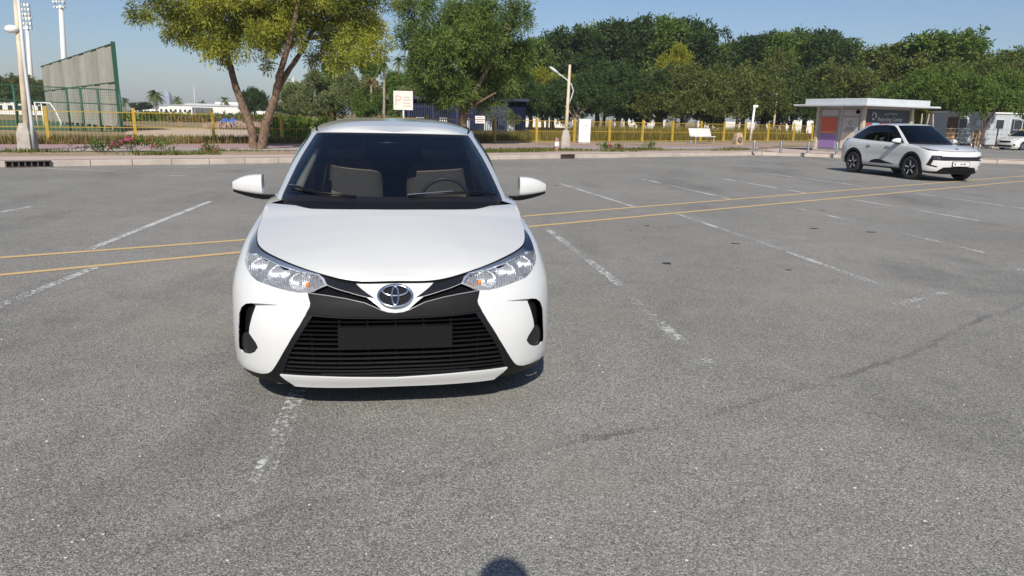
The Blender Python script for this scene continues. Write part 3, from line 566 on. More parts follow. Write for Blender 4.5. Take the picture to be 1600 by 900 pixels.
for i,(px,ty,Y,k,m,wf) in enumerate([(1352,92,72,'round',OLIVE,1.0),(1384,76,74,'tall',OLIVE,1.1),(1425,64,72,'tall',MIDG,1.2),(1452,72,70,'round',OLIVE,1.),(1488,54,70,'tall',MIDG,1.2),(1522,66,72,'round',MIDG,1.),(1548,70,70,'round',OLIVE,1.),(1584,70,70,'round',MIDG,1.0),(1618,66,72,'round',MIDG,1.0),(1400,118,64,'round',MIDG,.9),(1472,96,60.5,'high',MIDG,.8),(1512,90,62,'high',OLIVE,.8),(1553,104,54.5,'high',MIDG,.8),(1600,90,62,'high',OLIVE,.8)]):
    park_tree(px,ty,Y,k,m,wf,TREES3.get(px,('leafy green' if m is MIDG else 'olive brown leaved')+' tree standing behind the kiosk and the cabins'),G3,i)
park_tree(1466,132,60,'round',YELG,.8,'small yellow green tree right behind the kiosk roof',None,7); park_tree(1600,150,60,'round',YELG,.8,'yellow leaved low tree above the far white sedan',None,8)
G4='trees around the navy palisade fence'
for i,(px,ty,Y,k,m,wf) in enumerate([(462,118,72,'round',PALEG,.75),(490,112,70,'tall',PALEG,.9),(520,92,74,'tall',MIDG,1.05),(548,100,70,'round',PALEG,.7),(577,92,74,'tall',MIDG,.75),(572,130,64,'round',MIDG,.8),(612,112,76,'tall',MIDG,.8),(650,104,66,'round',MIDG,.9),(680,110,62,'round',MIDG,.8),(634,128,62,'round',PALEG,.7),(812,108,64,'round',DARKG,.9),(700,130,58,'umbrella',MIDG,.8),(780,150,56,'umbrella',PALEG,.75)]):
    park_tree(px,ty,Y,k,m,wf,TREES4.get(px,('pale greyish' if m is PALEG else 'fresh green' if m is MIDG else 'dark')+' leaved tree growing near the sign board and navy fence'),G4,i,BARK_P)
park_tree(395,133,95,'round',DARKG,.9,'round dark tree seen between the forked stems',None,2)
for px,ty,Y in((18,108,100),(48,113,96),(70,122,104)): park_tree(px,ty,Y,'round',OLIVE,.9,'greyish green tree behind the football pitch','trees behind the pitch',int(px))
for px,ty,Y,wf in((219,157,190,1.9),(322,163,260,2.),(440,158,150,1.5),(462,165,120,1.4),(478,168,120,1.4)): park_tree(px,ty,Y,'round',DARKG,wf,'small rounded tree far off beside the white sheds','rounded trees by the white sheds',int(px))
# palms
def palm(px,basey,topy,Y,label,fan=1.,group=None,mt=PALM,n=26):
    p0=at(px,basey,Y); p=np.array([p0[0],p0[1],GZ]); top=at(px,topy,Y)[2]-GZ; t=thing('palm_tree',label,'palm',tuple(p),px,group)
    mb=MB(); limb(mb,[(0,0,-.1),(.05,0,top*.3),(-.04,.03,top*.7),(0,0,top)],.22*fan,.15*fan,8); mb.part('trunk',BARK_P,t,True)
    g=np.random.default_rng(int(px)); V=[];Q=[]
    for k in range(n):
        a=g.uniform(0,2*PI); el=g.uniform(-.7,1.25); L=g.uniform(.8,1.15)*2.0*fan; c=np.array([math.cos(a),math.sin(a)])
        for j in range(7):
            f0,f1=j/7,(j+1)/7; P=lambda f: np.array([c[0]*L*f*math.cos(el*(1-.0*f)),c[1]*L*f*math.cos(el),top+L*(math.sin(el)*f-.55*f*f)])
            a0,a1=P(f0),P(f1); s=np.array([-c[1],c[0],0])
            for sg in(-1,1):
                w_=.42*fan*math.sin(PI*min(1,f0*.8+.2)); b=len(V); V+=[a0,a1,a1+s*sg*w_+[0,0,-w_*.5]+(a1-a0)*.4]; Q.append((b,b+1,b+2))
    addobj('crown',mesh_np('crown',V,Q,mt),t); return t
palm(601,200,95,60,'tall fan palm with a brown shaggy trunk left of the sign board',.55,None); palm(245,178,147,170,'broad fan palm beyond the railing with a bushy head',1.1,n=60); palm(581,190,128,64,'short palm with dry orange fronds beside the tall fan palm',.5,mt=DRYL)
for px,ty,Y in((197,157,230),(278,155,230),(317,161,260),(352,156,230)): palm(px,180,ty,Y,'date palm far off above the white sheds',1.2,'far date palms')
for px,ty in((625,95),(644,75)): palm(px,195,ty,75,'slim palm rising behind the sign board',.5,'slim palms behind the sign')
# ================================================================== street furniture and buildings
CREAM=mat('cream wall',(.55,.50,.42),.85,noise=(.3,.08)); OFFW=mat('off white wall',(.66,.65,.62),.8,noise=(.2,.06)); GREENP=mat('dark green steel',(.012,.075,.045),.6); NAVY=mat('navy steel',(.008,.015,.05),.6); GREYM=mat('grey sheet metal',(.33,.34,.36),.55,noise=(2,.06)); LGREY=mat('light grey metal',(.5,.53,.55),.45,noise=(2,.06)); WINDOW=mat('dark window',(.03,.035,.045),.15)
def lamp_post(px,by,tx,ty,Y,label,arm=None,r=.09,mt=POLE,block=(.38,.85)):
    b=gp(px,by,GZ) if Y is None else np.array([*at(px,by,Y)[:2],GZ]); Y=b[1]; t=thing('lamp_post',label,'lamp post',tuple(b)); top=at(tx,ty,Y)-b
    if block: 
        w_,h_=block; MB().prism([(-w_/2,-w_/2),(w_/2,-w_/2),(w_/2,w_/2),(-w_/2,w_/2)],-.02,h_*.6).part('footing',CONCRETE,t); loft([[(x*k,y*k,z) for x,y in((-w_/2,-w_/2),(w_/2,-w_/2),(w_/2,w_/2),(-w_/2,w_/2))] for k,z in((1,h_*.6),(.62,h_))],CONCRETE,'footing_top',t,False)
    MB().tube([(0,0,0),tuple(top*.5),tuple(top)],[r,r*.85,r*.65],10).part('pole',mt,t,True)
    if arm:
        P=[at(x,y,Y)-b for x,y in arm]; a=MB().tube(P,.028,6).part('arm',LGREY,t,True); h=P[0]; d=(P[0]-P[1]); d/=np.linalg.norm(d)
        MB().ell(tuple(h+d*.12),(.26,.10,.065),12,6,Matrix.Rotation(math.atan2(-d[2],d[0])*1.,3,'Y')).part('lamp_head',LGREY,t,True)
    return t
l=lamp_post(45,236,23,-14,None,'concrete lamp post with a round lamp and cable pipe by the pitch',r=.10,block=(.40,.85))
b_=gp(45,236,GZ); 
for k,(x,y) in enumerate(((24,46),)): p=at(x,y,b_[1])-b_; MB().ell(tuple(p+np.array([-.05,-.1,0])),(.2,.14,.12),12,8).part('lamp_head',mat('white lamp shell',(.75,.75,.72),.4),l,True)
P=[at(x,y,b_[1]-.06)-b_ for x,y in((28,-10),(38,95),(49,190),(52,232))]; MB().tube(P,.05,8).part('cable_pipe',LGREY,l,True)
lamp_post(883,234,890.5,101,None,'leaning cream lamp post with a curved arm and grey lamp head',arm=[(869,112),(877,118),(885,124),(893,132),(896,142),(893,152),(889,162)],r=.085)
lamp_post(1209,196,1214,146,66,'slim pole with a small bracket lamp behind the railing',arm=[(1209,150),(1212,152)],r=.10,block=None)
t=lamp_post(1172,219,1179.5,164,56,'leaning white post with a small cross piece behind the railing',r=.11,mt=WHITE_PAINT,block=None); q=at(1180.5,166,56)-np.array([*at(1172,219,56)[:2],GZ]); MB().cbox(tuple(q),(.36,.12,.16),.02).part('cap',WHITE_PAINT,t)
lamp_post(1035,196,1037,158,80,'thin lamp post in the shade of the park trees',arm=[(1046,163),(1041,166),(1037,169)],r=.09,mt=LGREY,block=None)
lamp_post(1600,205,1600,205,1,'x') if False else None
lamp_post(305,178,303,136,200,'distant thin street light above the white sheds',r=.12,mt=LGREY,block=None,arm=[(301.5,136),(303,136.5)])
# floodlight masts
for (bx,by,tx,ty,Y,hw,hh,rows,lab) in ((105,176,91,-1,150,9,19,4,'tall white floodlight mast behind the grey screen wall'),(53,178,38,26,190,9.5,27,6,'white floodlight mast with a crowded lamp frame behind the pitch')):
    b=np.array([*at(bx,by,Y)[:2],GZ]); top=at(tx+4,ty+hh/2,Y)-b; t=thing('floodlight_mast',lab,'floodlight',tuple(b)); MB().tube([(0,0,0),tuple(top*.5),tuple(top)],[.65,.52,.4],12).part('mast',OFFW,t,True); s=Y/F; c=at(tx+2,ty,Y)-b
    MB().box(tuple(c),(hw*2*s,.3,hh*s*.12)).part('frame',LGREY,t)
    for r in range(rows):
        z=c[2]+(r/(rows-1)-.5)*hh*s*1.2; MB().box((c[0],c[1],z),(hw*2*s,.12,.15)).part('frame_rail',LGREY,t)
        for k in range(4): MB().cbox((c[0]+(k-1.5)*hw*s*.5,c[1]-.4,z),(hw*s*.34,.5,hh*s*.13),.05).part('floodlight',WHITE_PAINT if (r+k)%3 else LGREY,t)
    for sg in(-1,1): MB().box((c[0]+sg*hw*s*.8,c[1],c[2]),(.15,.15,hh*1.2*s)).part('frame_post',LGREY,t)
# screen wall of grey panels
A=gp(191,205,GZ); Bw=np.array([*at(76,190,64)[:2],GZ]); d=Bw-A; Lw=np.linalg.norm(d); rz=math.atan2(d[1],d[0]); hA=at(181,68,A[1])[2]-GZ; hB=at(75,104,Bw[1])[2]-GZ
t=thing('screen_wall','tall grey panelled screen wall with a green steel end post by the football pitch','wall',tuple(A),rz); n=13; SCR=[mat('grey screen panel',(.34,.32,.27),.85,noise=(1.2,.12)),mat('darker screen panel',(.30,.285,.24),.85,noise=(1.2,.12)),mat('pale screen panel',(.38,.36,.31),.85,noise=(1.2,.12))]
for k in range(n):
    x0,x1=Lw*k/n,Lw*(k+1)/n; f0,f1=k/n,(k+1)/n; h0,h1=hA+(hB-hA)*f0,hA+(hB-hA)*f1; y=.04*(k%2); g=.05
    for z0,z1 in((.05,.56),(.565,1)):
        MB().add([(x0+g,y,h0*z0),(x1-g,y,h1*z0),(x1-g,y,h1*z1),(x0+g,y,h0*z1)]+[(x0+g,y+.06,h0*z0),(x1-g,y+.06,h1*z0),(x1-g,y+.06,h1*z1),(x0+g,y+.06,h0*z1)],[(3,2,1,0),(4,5,6,7),(0,1,5,4),(2,3,7,6),(1,2,6,5),(3,0,4,7)]).part('panel',SCR[(k*2)%3],t)
    MB().box((x0+.02,.08,h0/2),(.06,.10,h0)).part('rib',SCR[1],t)
MB().box((-.07,.05,hA/2+.04),(.14,.22,hA+.12)).part('end_post',GREENP,t)
for z0 in(.0,.56,.99): MB().add([(0,-.02,hA*z0),(Lw,-.02,hB*z0),(Lw,-.02,hB*z0+.06),(0,-.02,hA*z0+.06),(0,.12,hA*z0),(Lw,.12,hB*z0),(Lw,.12,hB*z0+.06),(0,.12,hA*z0+.06)],[(0,1,2,3),(7,6,5,4),(0,4,5,1),(3,2,6,7)]).part('rail',GREENP,t)
# football pitch, goal, green fence
sheet('football_pitch',[tuple(at(x,y,Y)[:2]) for x,y,Y in((-260,210,40),(60,208,43.5),(150,205,47),(190,200,56),(60,190,72),(-260,190,72))],GZ+.012,mat('artificial turf',(.045,.11,.05),.9,noise=(.6,.12)))
sheet('sand_patch',[tuple(gp(x,y,GZ)[:2]) for x,y in((200,205),(270,200),(390,204),(400,213),(330,216),(220,213),(195,210))],GZ+.01,ground_mat('bare sand',(.48,.38,.28),(.52,.42,.32),(.42,.33,.24),.8))
Yg=50.; b=np.array([*at(62,200,Yg)[:2],GZ]); t=thing('football_goal','white football goal frame on the green pitch','goal',tuple(b)); J=lambda x,y,dy=0: at(x,y,Yg+dy)-b
for P in ([(54,160,0),(60,199,0)],[(64,160,2.),(70,200,2.)],[(54,160,0),(78,161,0),(86,172,0),(96,192,0),(95,200,0)],[(54,160,0),(64,160,2)],[(60,199,0),(95,200,0)]):
    MB().tube([tuple(J(*p)) for p in P],.045,8).part('goal_bar',WHITE_PAINT,t,True)
b=gp(20,207,GZ); t=thing('ball_fence','tall dark green steel fence frame around the football pitch','fence',(0,0,0)); Y0=43.; px_=[-25,20,103,125,152,186]; yt=[131,133,137,138,139,141]; yb=[206,206,209,206,207,205]
for x,a,c in zip(px_,yt,yb):
    p=at(x+ (c-a)*.045 if False else x,a,Y0); q=np.array([p[0],p[1],GZ]); MB().tube([tuple(q),(p[0],p[1],p[2])],.06,8).part('post',GREENP,t,True)
for f in(1.,.66,.02):
    P=[at(x,a,Y0) for x,a in zip(px_,yt)]; MB().tube([(p[0],p[1],GZ+(p[2]-GZ)*f) for p in P],.035,6).part('rail',GREENP,t,True)
P=[at(x,a,Y0) for x,a in zip(px_,yt)]; wires=MB(); xa,xb=P[0][0],P[-1][0]; ztop=P[2][2]
for k in range(64): x=xa+(xb-xa)*k/63; wires.box((x,Y0,(ztop+GZ)/2),(.008,.008,ztop-GZ-.1))
for k in range(16): wires.box(((xa+xb)/2,Y0,GZ+(ztop-GZ)*(k+.5)/16),(xb-xa,.008,.008))
wo=wires.part('wire_mesh',GREENP,t); wo['kind']='stuff'
# far white sheds
def shed(x0,x1,yt,Y,label,mt,dep=14,roof=0,group=None,wins=0,zb=GZ):
    a=at(x0,yt,Y); c=at(x1,yt,Y); h=(a[2]+c[2])/2-GZ; w_=c[0]-a[0]; t=thing('shed',label,'building',((a[0]+c[0])/2,Y,GZ),0,group); MB().box((0,dep/2,h/2),(w_,dep,h)).part('wall',mt,t)
    if roof: MB().add([(-w_/2-.2,-.3,h),(w_/2+.2,-.3,h),(w_/2+.2,dep+.3,h),(-w_/2-.2,dep+.3,h),(-w_/2-.2,dep/2,h+roof),(w_/2+.2,dep/2,h+roof)],[(0,1,5,4),(2,3,4,5),(0,4,3),(1,2,5)]).part('roof',mt,t)
    for k in range(wins): x=-w_/2+w_*(k+.5)/wins; MB().box((x,-.03,h*.5),(w_/wins*.45,.08,h*.36)).part('window',WINDOW,t)
    return t
shed(248,300,167,205,'low white shed with small windows left of the long hall',OFFW,wins=7); shed(262,385,165.5,225,'long white hall with a shallow roof far behind the railing',OFFW,30,.8); shed(336,395,160,240,'taller white block at the end of the long hall',OFFW,20,wins=3); shed(205,250,170.5,210,'low white wall with reddish openings beside the fan palm',OFFW,8,wins=9); shed(-40,85,158,120,'long white clubhouse behind the pitch with a porch',OFFW,10,.6,wins=8); shed(395,452,174,170,'white shed glimpsed between the forked stems',OFFW,10); shed(52,68,146,125,'small white tower block behind the football goal',CREAM,6,1.2)
for x0,x1,yt,Y in((810,900,186,110),(960,1040,186,120),(1090,1180,190,115),(1190,1300,188,110)): shed(x0,x1,yt,Y,'pale low wall glimpsed under the park trees',OFFW,2,0,'pale walls under the trees')
# mosque
Ym=240.; b=np.array([*at(462,180,Ym)[:2],GZ]); t=thing('mosque','cream mosque with a dome and a slim minaret behind the trees','mosque',tuple(b)); J=lambda x,y: at(x,y,Ym)-b; s=Ym/F
MB().box((J(455,0)[0],4,J(0,165)[2]/2),(70*s,20,J(0,158)[2])).part('wall',CREAM,t); MB().box((J(448,0)[0],2,J(0,150)[2]/2),(38*s,16,J(0,150)[2])).part('wall',CREAM,t)
dz=J(0,150)[2]; dr=16*s; MB().lathe([(dr,dz),(dr*1.04,dz+dr*.5),(dr*.9,dz+dr*1.1),(dr*.55,dz+dr*1.6),(dr*.18,dz+dr*1.95),(.1,dz+dr*2.4),(0,dz+dr*2.5)],24,Matrix.Translation((J(447,0)[0],4,0))).part('dome',CREAM,t,True)
mx=J(497,0)[0]; mt_=J(0,62)[2]; MB().lathe([(5.2*s,0),(5.2*s,mt_*.55),(6.6*s,mt_*.56),(6.6*s,mt_*.6),(4.5*s,mt_*.6),(4.2*s,mt_*.88),(5.5*s,mt_*.89),(5.5*s,mt_*.91),(3*s,mt_*.93),(0,mt_*1.05)],16,Matrix.Translation((mx,6,0))).part('minaret',CREAM,t,True)
# tower on the skyline, haze fading painted into its cladding colour
Yt=1300; b=np.array([*at(264,175,Yt)[:2],GZ]); t=thing('tower_block','faint pointed skyscraper on the hazy skyline','tower',tuple(b)); hz=at(264,141,Yt)[2]; w_=4.5*Yt/F
loft([[(x*k*w_,y*k*w_,z*hz) for x,y in((-1,-1),(1,-1),(1,1),(-1,1))] for k,z in((1,0),(1,.7),(.7,.85),(.2,.95),(.02,1))],mat('haze tinted cladding',(.24,.27,.33),.8),'tower',t,False)
# navy palisade fence with a navy hall behind it
Yn=47.5; xa,xb=at(638,160,Yn)[0],at(791,160,Yn)[0]; t=thing('palisade_fence','tall navy steel palisade fence in front of the navy hall','fence',(0,Yn,GZ)); zt=at(720,164,Yn)[2]-GZ; n=46; me=MB().box((0,0,zt/2+.04),(.055,.03,zt)).me('bar',NAVY)
for k in range(n): addobj('bar',me,t,loc=(xa+(xb-xa)*(k+.5)/n,0,0))
for z in(.25,zt*.55,zt-.15): MB().box(((xa+xb)/2,.03,z),(xb-xa,.04,.06)).part('rail',NAVY,t)
for k in range(5): MB().box((xa+(xb-xa)*k/4,.06,zt/2+.15),(.12,.12,zt+.3)).part('post',NAVY,t)
NAVY_SHADE=mat('navy sheet with painted shade',(.004,.007,.024),.8,spec=.1); h=thing('hall','low navy hall with shade painted into its walls behind the palisade fence','building',((xa+xb)/2,Yn+8,GZ)); MB().box((0,3,1.25),(9.,6,2.5)).part('wall',NAVY_SHADE,h); MB().box((0,2.8,2.6),(9.4,6.6,.2)).part('roof',NAVY,h)  # wall colour is darkened to stand for tree shade
for k in range(5): MB().box((-3.4+1.7*k,-.03,.75),(.6,.08,.9)).part('panel',LGREY,h)
q=at(750,187,Yn-.1); s_=thing('notice_sign','small white notice on the navy palisade fence','sign',(q[0],Yn-.06,q[2])); MB().cbox((0,0,0),(.62,.03,.46),.008).part('board',WHITE_PAINT,s_)
for k in range(3): MB().box((0,-.018,.12-.11*k),(.48-.08*(k%2),.004,.035)).part('text_line',mat('faded red ink',(.35,.10,.10),.8),s_)
# parking sign board
Ys=43.; p=at(630,157,Ys); s_=thing('sign_board','pale parking sign board with a faded pink letter P on a grey post','sign',(p[0],Ys,GZ)); k=Ys*.98/F; wz,hz=30*k,28.5*k; zc=p[2]-GZ
MB().cbox((0,0,zc),(wz,.05,hz),.01).part('board',mat('sun bleached board',(.70,.66,.60),.6),s_); MB().tube([(0,.05,0),(0,.05,zc-.02)],.055,8).part('post',LGREY,s_,True)
FPK=mat('faded pink print',(.62,.40,.36),.8); MT=Matrix.Translation((-wz*.27,-.028,zc-.02*hz))@Matrix.Rotation(PI/2,4,'X'); text_mesh('P',hz*.75,FPK,'letter',s_,MT)
for i,z in enumerate((.17,.03,-.14,-.29)): 
    for j,(x,l_) in enumerate(((.02,.13),(.17,.16),(.34,.08))[:2+i%2]): MB().box((wz*(x+l_/2),-.027,zc+hz*z),(wz*l_,.003,hz*.05)).part('text_line',mat('faded grey print',(.42,.40,.37),.8),s_)
# utility cabinet, marker post, bench, stub
b=gp(912,224,GZ); t=thing('utility_cabinet','white twin door utility cabinet standing before the railing','cabinet',tuple(b),.1); k=b[1]*.98/F; w_,h_=18*k,35*k; MB().cbox((0,0,h_/2+.04),(w_,.32,h_),.015).part('body',WHITE_PAINT,t); MB().cbox((0,0,.03),(w_+.04,.36,.08),.01).part('plinth',CONCRETE,t); MB().cbox((0,0,h_+.05),(w_+.05,.38,.04),.01).part('lid',WHITE_PAINT,t)
for s in(-1,1): MB().cbox((s*w_*.25,-.165,h_*.5),(w_*.42,.02,h_*.86),.004).part('door',WHITE_PAINT,t); MB().box((s*.04,-.185,h_*.55),(.02,.03,.14)).part('handle',GREYM,t)
MB().box((w_*.1,-.18,h_*.78),(w_*.24,.012,h_*.14)).part('label',LGREY,t)
b=gp(869,236,GZ); t=thing('marker_post','short concrete marker post with a white band near the kerb','post',tuple(b),.2); MB().cbox((0,0,.27),(.15,.15,.56),.012).part('shaft',mat('reddish concrete',(.30,.18,.14),.9),t); MB().box((0,0,.30),(.156,.156,.18)).part('band',WHITE_PAINT,t)
b=gp(1097,224.5,GZ); t=thing('bench','white slatted park bench facing the car park','bench',tuple(b),.42); L=1.65
for k in range(4): MB().cbox((0,-.22+.12*k,.44),(L,.095,.03),.008).part('seat_slat',WHITE_PAINT,t)
for k in range(4): MB().cbox((0,.24+.05*k,.53+.115*k),(L,.03,.1),.008).part('back_slat',WHITE_PAINT,t)
for s in(-1,1):
    for y0,y1,z1 in((-.24,-.24,.43),(.2,.40,.93)): MB().tube([(s*L*.42,y0,0),(s*L*.42,y1 if z1>.5 else y0,z1)],.025,6).part('leg',GREYM,t)
    MB().tube([(s*L*.42,-.24,.41),(s*L*.42,.22,.41)],.022,6).part('seat_support',GREYM,t)
b=gp(1152,226,GZ); t=thing('stone_pedestal','rough tan stone pedestal with a round dark opening near the bench','pedestal',tuple(b),.3); t.scale=(.72,.72,.78); TAN=mat('tan stone',(.38,.28,.18),.9,noise=(5,.3)); loft([[(x*k,y*k,z) for x,y in((-.34,-.3),(.34,-.3),(.34,.3),(-.34,.3))] for k,z in((1.05,0),(1,.4),(.86,.72),(.6,.95))],TAN,'block',t,False); MB().lathe([(.0,0),(.2,0),(.2,.1),(.0,.1)],20,Matrix.Translation((0,-.35,.42))@Matrix.Rotation(PI/2,4,'X')).part('opening',mat('grey disc',(.13,.12,.11),.9),t)
# steel bollards along the kerb
for px,py in((1177.5,238),(1219,239.8),(1262,240.2),(1306.5,241.6),(1515,241),(1528.5,243)):
    b=gp(px,py,GZ); t=thing('bollard','brushed steel bollard standing on the kerb edge by the kiosk','bollard',tuple(b),0,'steel bollards by the kiosk'); MB().lathe([(.055,0),(.055,.50),(.05,.53),(.0,.54)],16).part('tube',STEEL,t,True); MB().lathe([(.09,0),(.09,.012),(.05,.02)],16).part('base_flange',STEEL,t,True)
# ---------------------------------------------------------------- recycling kiosk
C0=np.array([16.75,35.9]); ea=np.array([.90,.436]); eb=np.array([-.436,.90]); rz=math.atan2(ea[1],ea[0]); LW,LD,HK=3.3,2.6,2.22
t=thing('recycling_kiosk','grey recycling kiosk with a flat canopy roof and orange and purple hatch panels','kiosk',(C0[0],C0[1],GZ),rz)   # local x along the sign front, y along the hatch side
KG=mat('kiosk grey',(.42,.42,.43),.55,noise=(2,.05)); KD=mat('kiosk dark grey',(.30,.305,.315),.55)
MB().box((LW/2,LD/2,HK/2),(LW,LD,HK)).part('wall',KG,t); MB().cbox((LW/2,LD/2,.05),(LW+.3,LD+.3,.12),.02).part('plinth',CONCRETE,t)
rf=MB().cbox((LW/2,LD/2,HK+.06),(LW+2.0,LD+1.8,.09),.02).part('canopy',LGREY,t); MB().cbox((LW/2+.05,LD/2,HK+.24),(LW+1.2,LD+1.1,.28),.02).part('roof_box',LGREY,rf); MB().box((LW/2,LD/2,HK+.005),(LW+1.7,LD+1.5,.02)).part('soffit',KD,rf)
for k in range(2): MB().cbox((-.35,LD*.45+.35*k,HK-.012),(.12,.25,.03),.005).part('soffit_light',mat('lamp diffuser',(.8,.78,.7),.4),rf)
for x,y in((-.05,-.05),(LW+.05,-.05),(-.05,LD+.05)): MB().cbox((x,y,HK/2),(.16,.16,HK-.005),.01).part('corner_post',mat('stone look post',(.46,.41,.33),.85,noise=(14,.3)),t)
# hatch side (local x=0 face)
ORG=mat('orange panel',(.50,.10,.05),.5,noise=(6,.12)); PUR=mat('purple panel',(.26,.16,.36),.5); CRM=mat('cream panel',(.60,.52,.42),.5); INK=mat('dark print',(.08,.08,.08),.7)
def face_x(nm,y0,y1,z0,z1,mt_,d=.02,par=None): return MB().cbox((-d/2-.001,(y0+y1)/2,(z0+z1)/2),(d,y1-y0,z1-z0),.004).part(nm,mt_,par or t)
for i,(y0,y1) in enumerate(((1.38,2.52),(.12,1.22))):
    dr=face_x('hatch_frame',y0,y1,.14,HK-.08,KD,.03); 
    if i==0: face_x('panel',y0+.09,y1-.09,1.02,1.72,ORG,.055,dr); face_x('panel',y0+.09,y1-.09,.92,1.015,mat('light orange strip',(.62,.22,.10),.5),.055,dr); face_x('panel',y0+.09,y1-.09,.2,.915,PUR,.055,dr); face_x('handle',y0+.03,y0+.07,.75,1.05,STEEL,.08,dr)
    else:
        face_x('panel',y0+.09,y1-.09,1.0,1.72,mat('pale grey panel',(.42,.41,.39),.5),.055,dr); face_x('panel',y0+.09,y1-.09,.2,.995,CRM,.055,dr)
        for z,l_ in((1.16,.5),(1.10,.62),(1.22,.42)): face_x('text_line',(y0+y1)/2-l_/2,(y0+y1)/2+l_/2,z-.012,z+.012,INK,.06,dr)
        for k in range(3): a=2*PI*k/3+PI/2; b2=a+1.5; c=((y0+y1)/2,1.45); MB().tube([(-.062,c[0]+.10*math.cos(q),c[1]+.10*math.sin(q)) for q in np.linspace(a,b2,5)],.014,5).part('recycling_arrow',INK,dr)
    face_x('upper_panel',y0+.09,y1-.09,1.8,HK-.14,KG,.05,dr)
MB().lathe([(0,0),(.10,0),(.10,.03),(0,.03)],20,Matrix.Translation((-.05,.30,1.98))@Matrix.Rotation(-PI/2,4,'Y')).part('round_opening',DEEP_BLACK,t)
# sign front (local y=0 face)
MB().cbox((LW/2+.02,-.025,1.80),(LW-.22,.05,.62),.006).part('sign_panel',mat('dark slate sign',(.035,.045,.055),.5),t)
TXT=mat('sign lettering',(.55,.56,.56),.6); RX=Matrix.Rotation(PI/2,4,'X')
text_mesh('Recycling Center',.26,TXT,'lettering',t,Matrix.Translation((LW*.56,-.056,1.65))@RX)
AR=None
try: AR=bpy.data.fonts.load(bpy.utils.system_resource('DATAFILES',path='fonts')+'/NotoSansArabic-VariableFont_wdth,wght.woff2')
except Exception: AR=None
if AR: text_mesh('\uFEAE\uFBFE\uFEED\uFEAA\uFE98\uFEDF\uFE8D \uFE93\uFEA9\uFE8E\uFECB\uFE87 \uFEB0\uFEDB\uFEAE\uFEE3',.24,TXT,'lettering',t,Matrix.Translation((LW*.56,-.056,1.93))@RX,font=AR)
for k in range(3): a=2*PI*k/3+PI/2; MB().tube([(LW*.2+.13*math.cos(q),-.056,1.8+.17*math.sin(q)) for q in np.linspace(a,a+1.5,6)],.028,5).part('recycling_arrow',TXT,t)
for x0,x1,c in((.12,.62,(.30,.07,.03)),(.64,1.12,(.20,.42,.60)),(1.16,2.2,(.26,.01,.04)),(2.24,3.2,(.02,.08,.30))): MB().cbox(((x0+x1)/2,-.02,1.17),(x1-x0,.04,.60),.004).part('bin_panel',mat('bin panel %d'%int(x0*100),c,.5),t)
# cabins right of the kiosk
for x0,x1,yt,Y,lab,w3 in((1478,1545,184,57,'white site cabin with a dark doorway under the trees',1),(1540,1598,184,57.5,'pale blue white site cabin with two windows',2)):
    a=at(x0,yt,Y);c=at(x1,yt,Y); W_=c[0]-a[0]; h_=2.35; t=thing('site_cabin',lab,'cabin',((a[0]+c[0])/2,Y,GZ),.08); MB().box((0,1.3,h_/2+.1),(W_,2.6,h_)).part('wall',mat('cabin white',(.38,.41,.44),.6,noise=(2,.06)),t); MB().cbox((0,1.3,h_+.14),(W_+.2,2.8,.12),.02).part('roof',OFFW,t)
    for k in range(8): MB().box((-W_/2+W_*(k+.5)/8,-.012,h_/2+.1),(.03,.03,h_-.1)).part('wall_rib',OFFW,t)
    for k in range(w3): f=MB().cbox((-.3+1.5*k,-.03,1.65),(.75,.06,.8),.01).part('window_frame',LGREY,t); MB().box((-.3+1.5*k,-.066,1.65),(.62,.012,.66)).part('pane',WINDOW,f)
    if w3==1: MB().cbox((-W_/2+.55,-.03,1.1),(.9,.05,2.0),.01).part('door',mat('brown door',(.10,.06,.04),.7),t); MB().cbox((W_*.3,-.08,1.75),(.7,.3,.45),.02).part('air_conditioner',LGREY,t)
    else: MB().cbox((W_/2-.45,-.03,1.3),(.55,.06,1.5),.01).part('window_tall',WINDOW,t)
t=thing('wire_fence','low wire fence on thin dark posts before the site cabins','fence',(0,0,GZ)); P=[np.array([*at(x,200,54.5)[:2]]) for x in(1478,1502,1530,1560,1592,1625)]
for p in P: MB().tube([(p[0],p[1],0),(p[0],p[1],1.35)],.045,6).part('post',mat('dark post',(.06,.05,.045),.7),t)
for z in(.3,.6,.9,1.25): MB().tube([(p[0],p[1],z) for p in P],.012,4).part('wire',GREYM,t)
for px,Y,c in((1487,55.5,(.42,.26,.10)),(1528,55.5,(.30,.20,.10)),(1596,56,(.45,.24,.02))): p=at(px,200,Y); o=thing('timber_stack','upright brown timber boards leaning by the %s'%({1487:'cabin doorway',1528:'air conditioner',1596:'tall cabin window'}[px]),'boards',(p[0],Y,GZ)); [MB().box((.13*k-.26,0,.55+.06*(k%3)),(.12,.04,1.1+.12*(k%3))).part('board',mat('board %d'%px,c,.8,noise=(4,.25)),o) for k in range(5)]
# pale timber props behind the kiosk
for k,px in enumerate((1425,1437,1446,1456)): p=at(px,205,56); o=thing('timber_prop','slim pale timber upright in the thicket behind the kiosk','post',(p[0],56,GZ),0,'timber uprights behind the kiosk'); MB().tube([(0,0,0),(.05*(k%2),0,1.2),(.1*(k%3-1),0,2.3)],[.07,.06,.05],7).part('shaft',BARK_P,o,True)
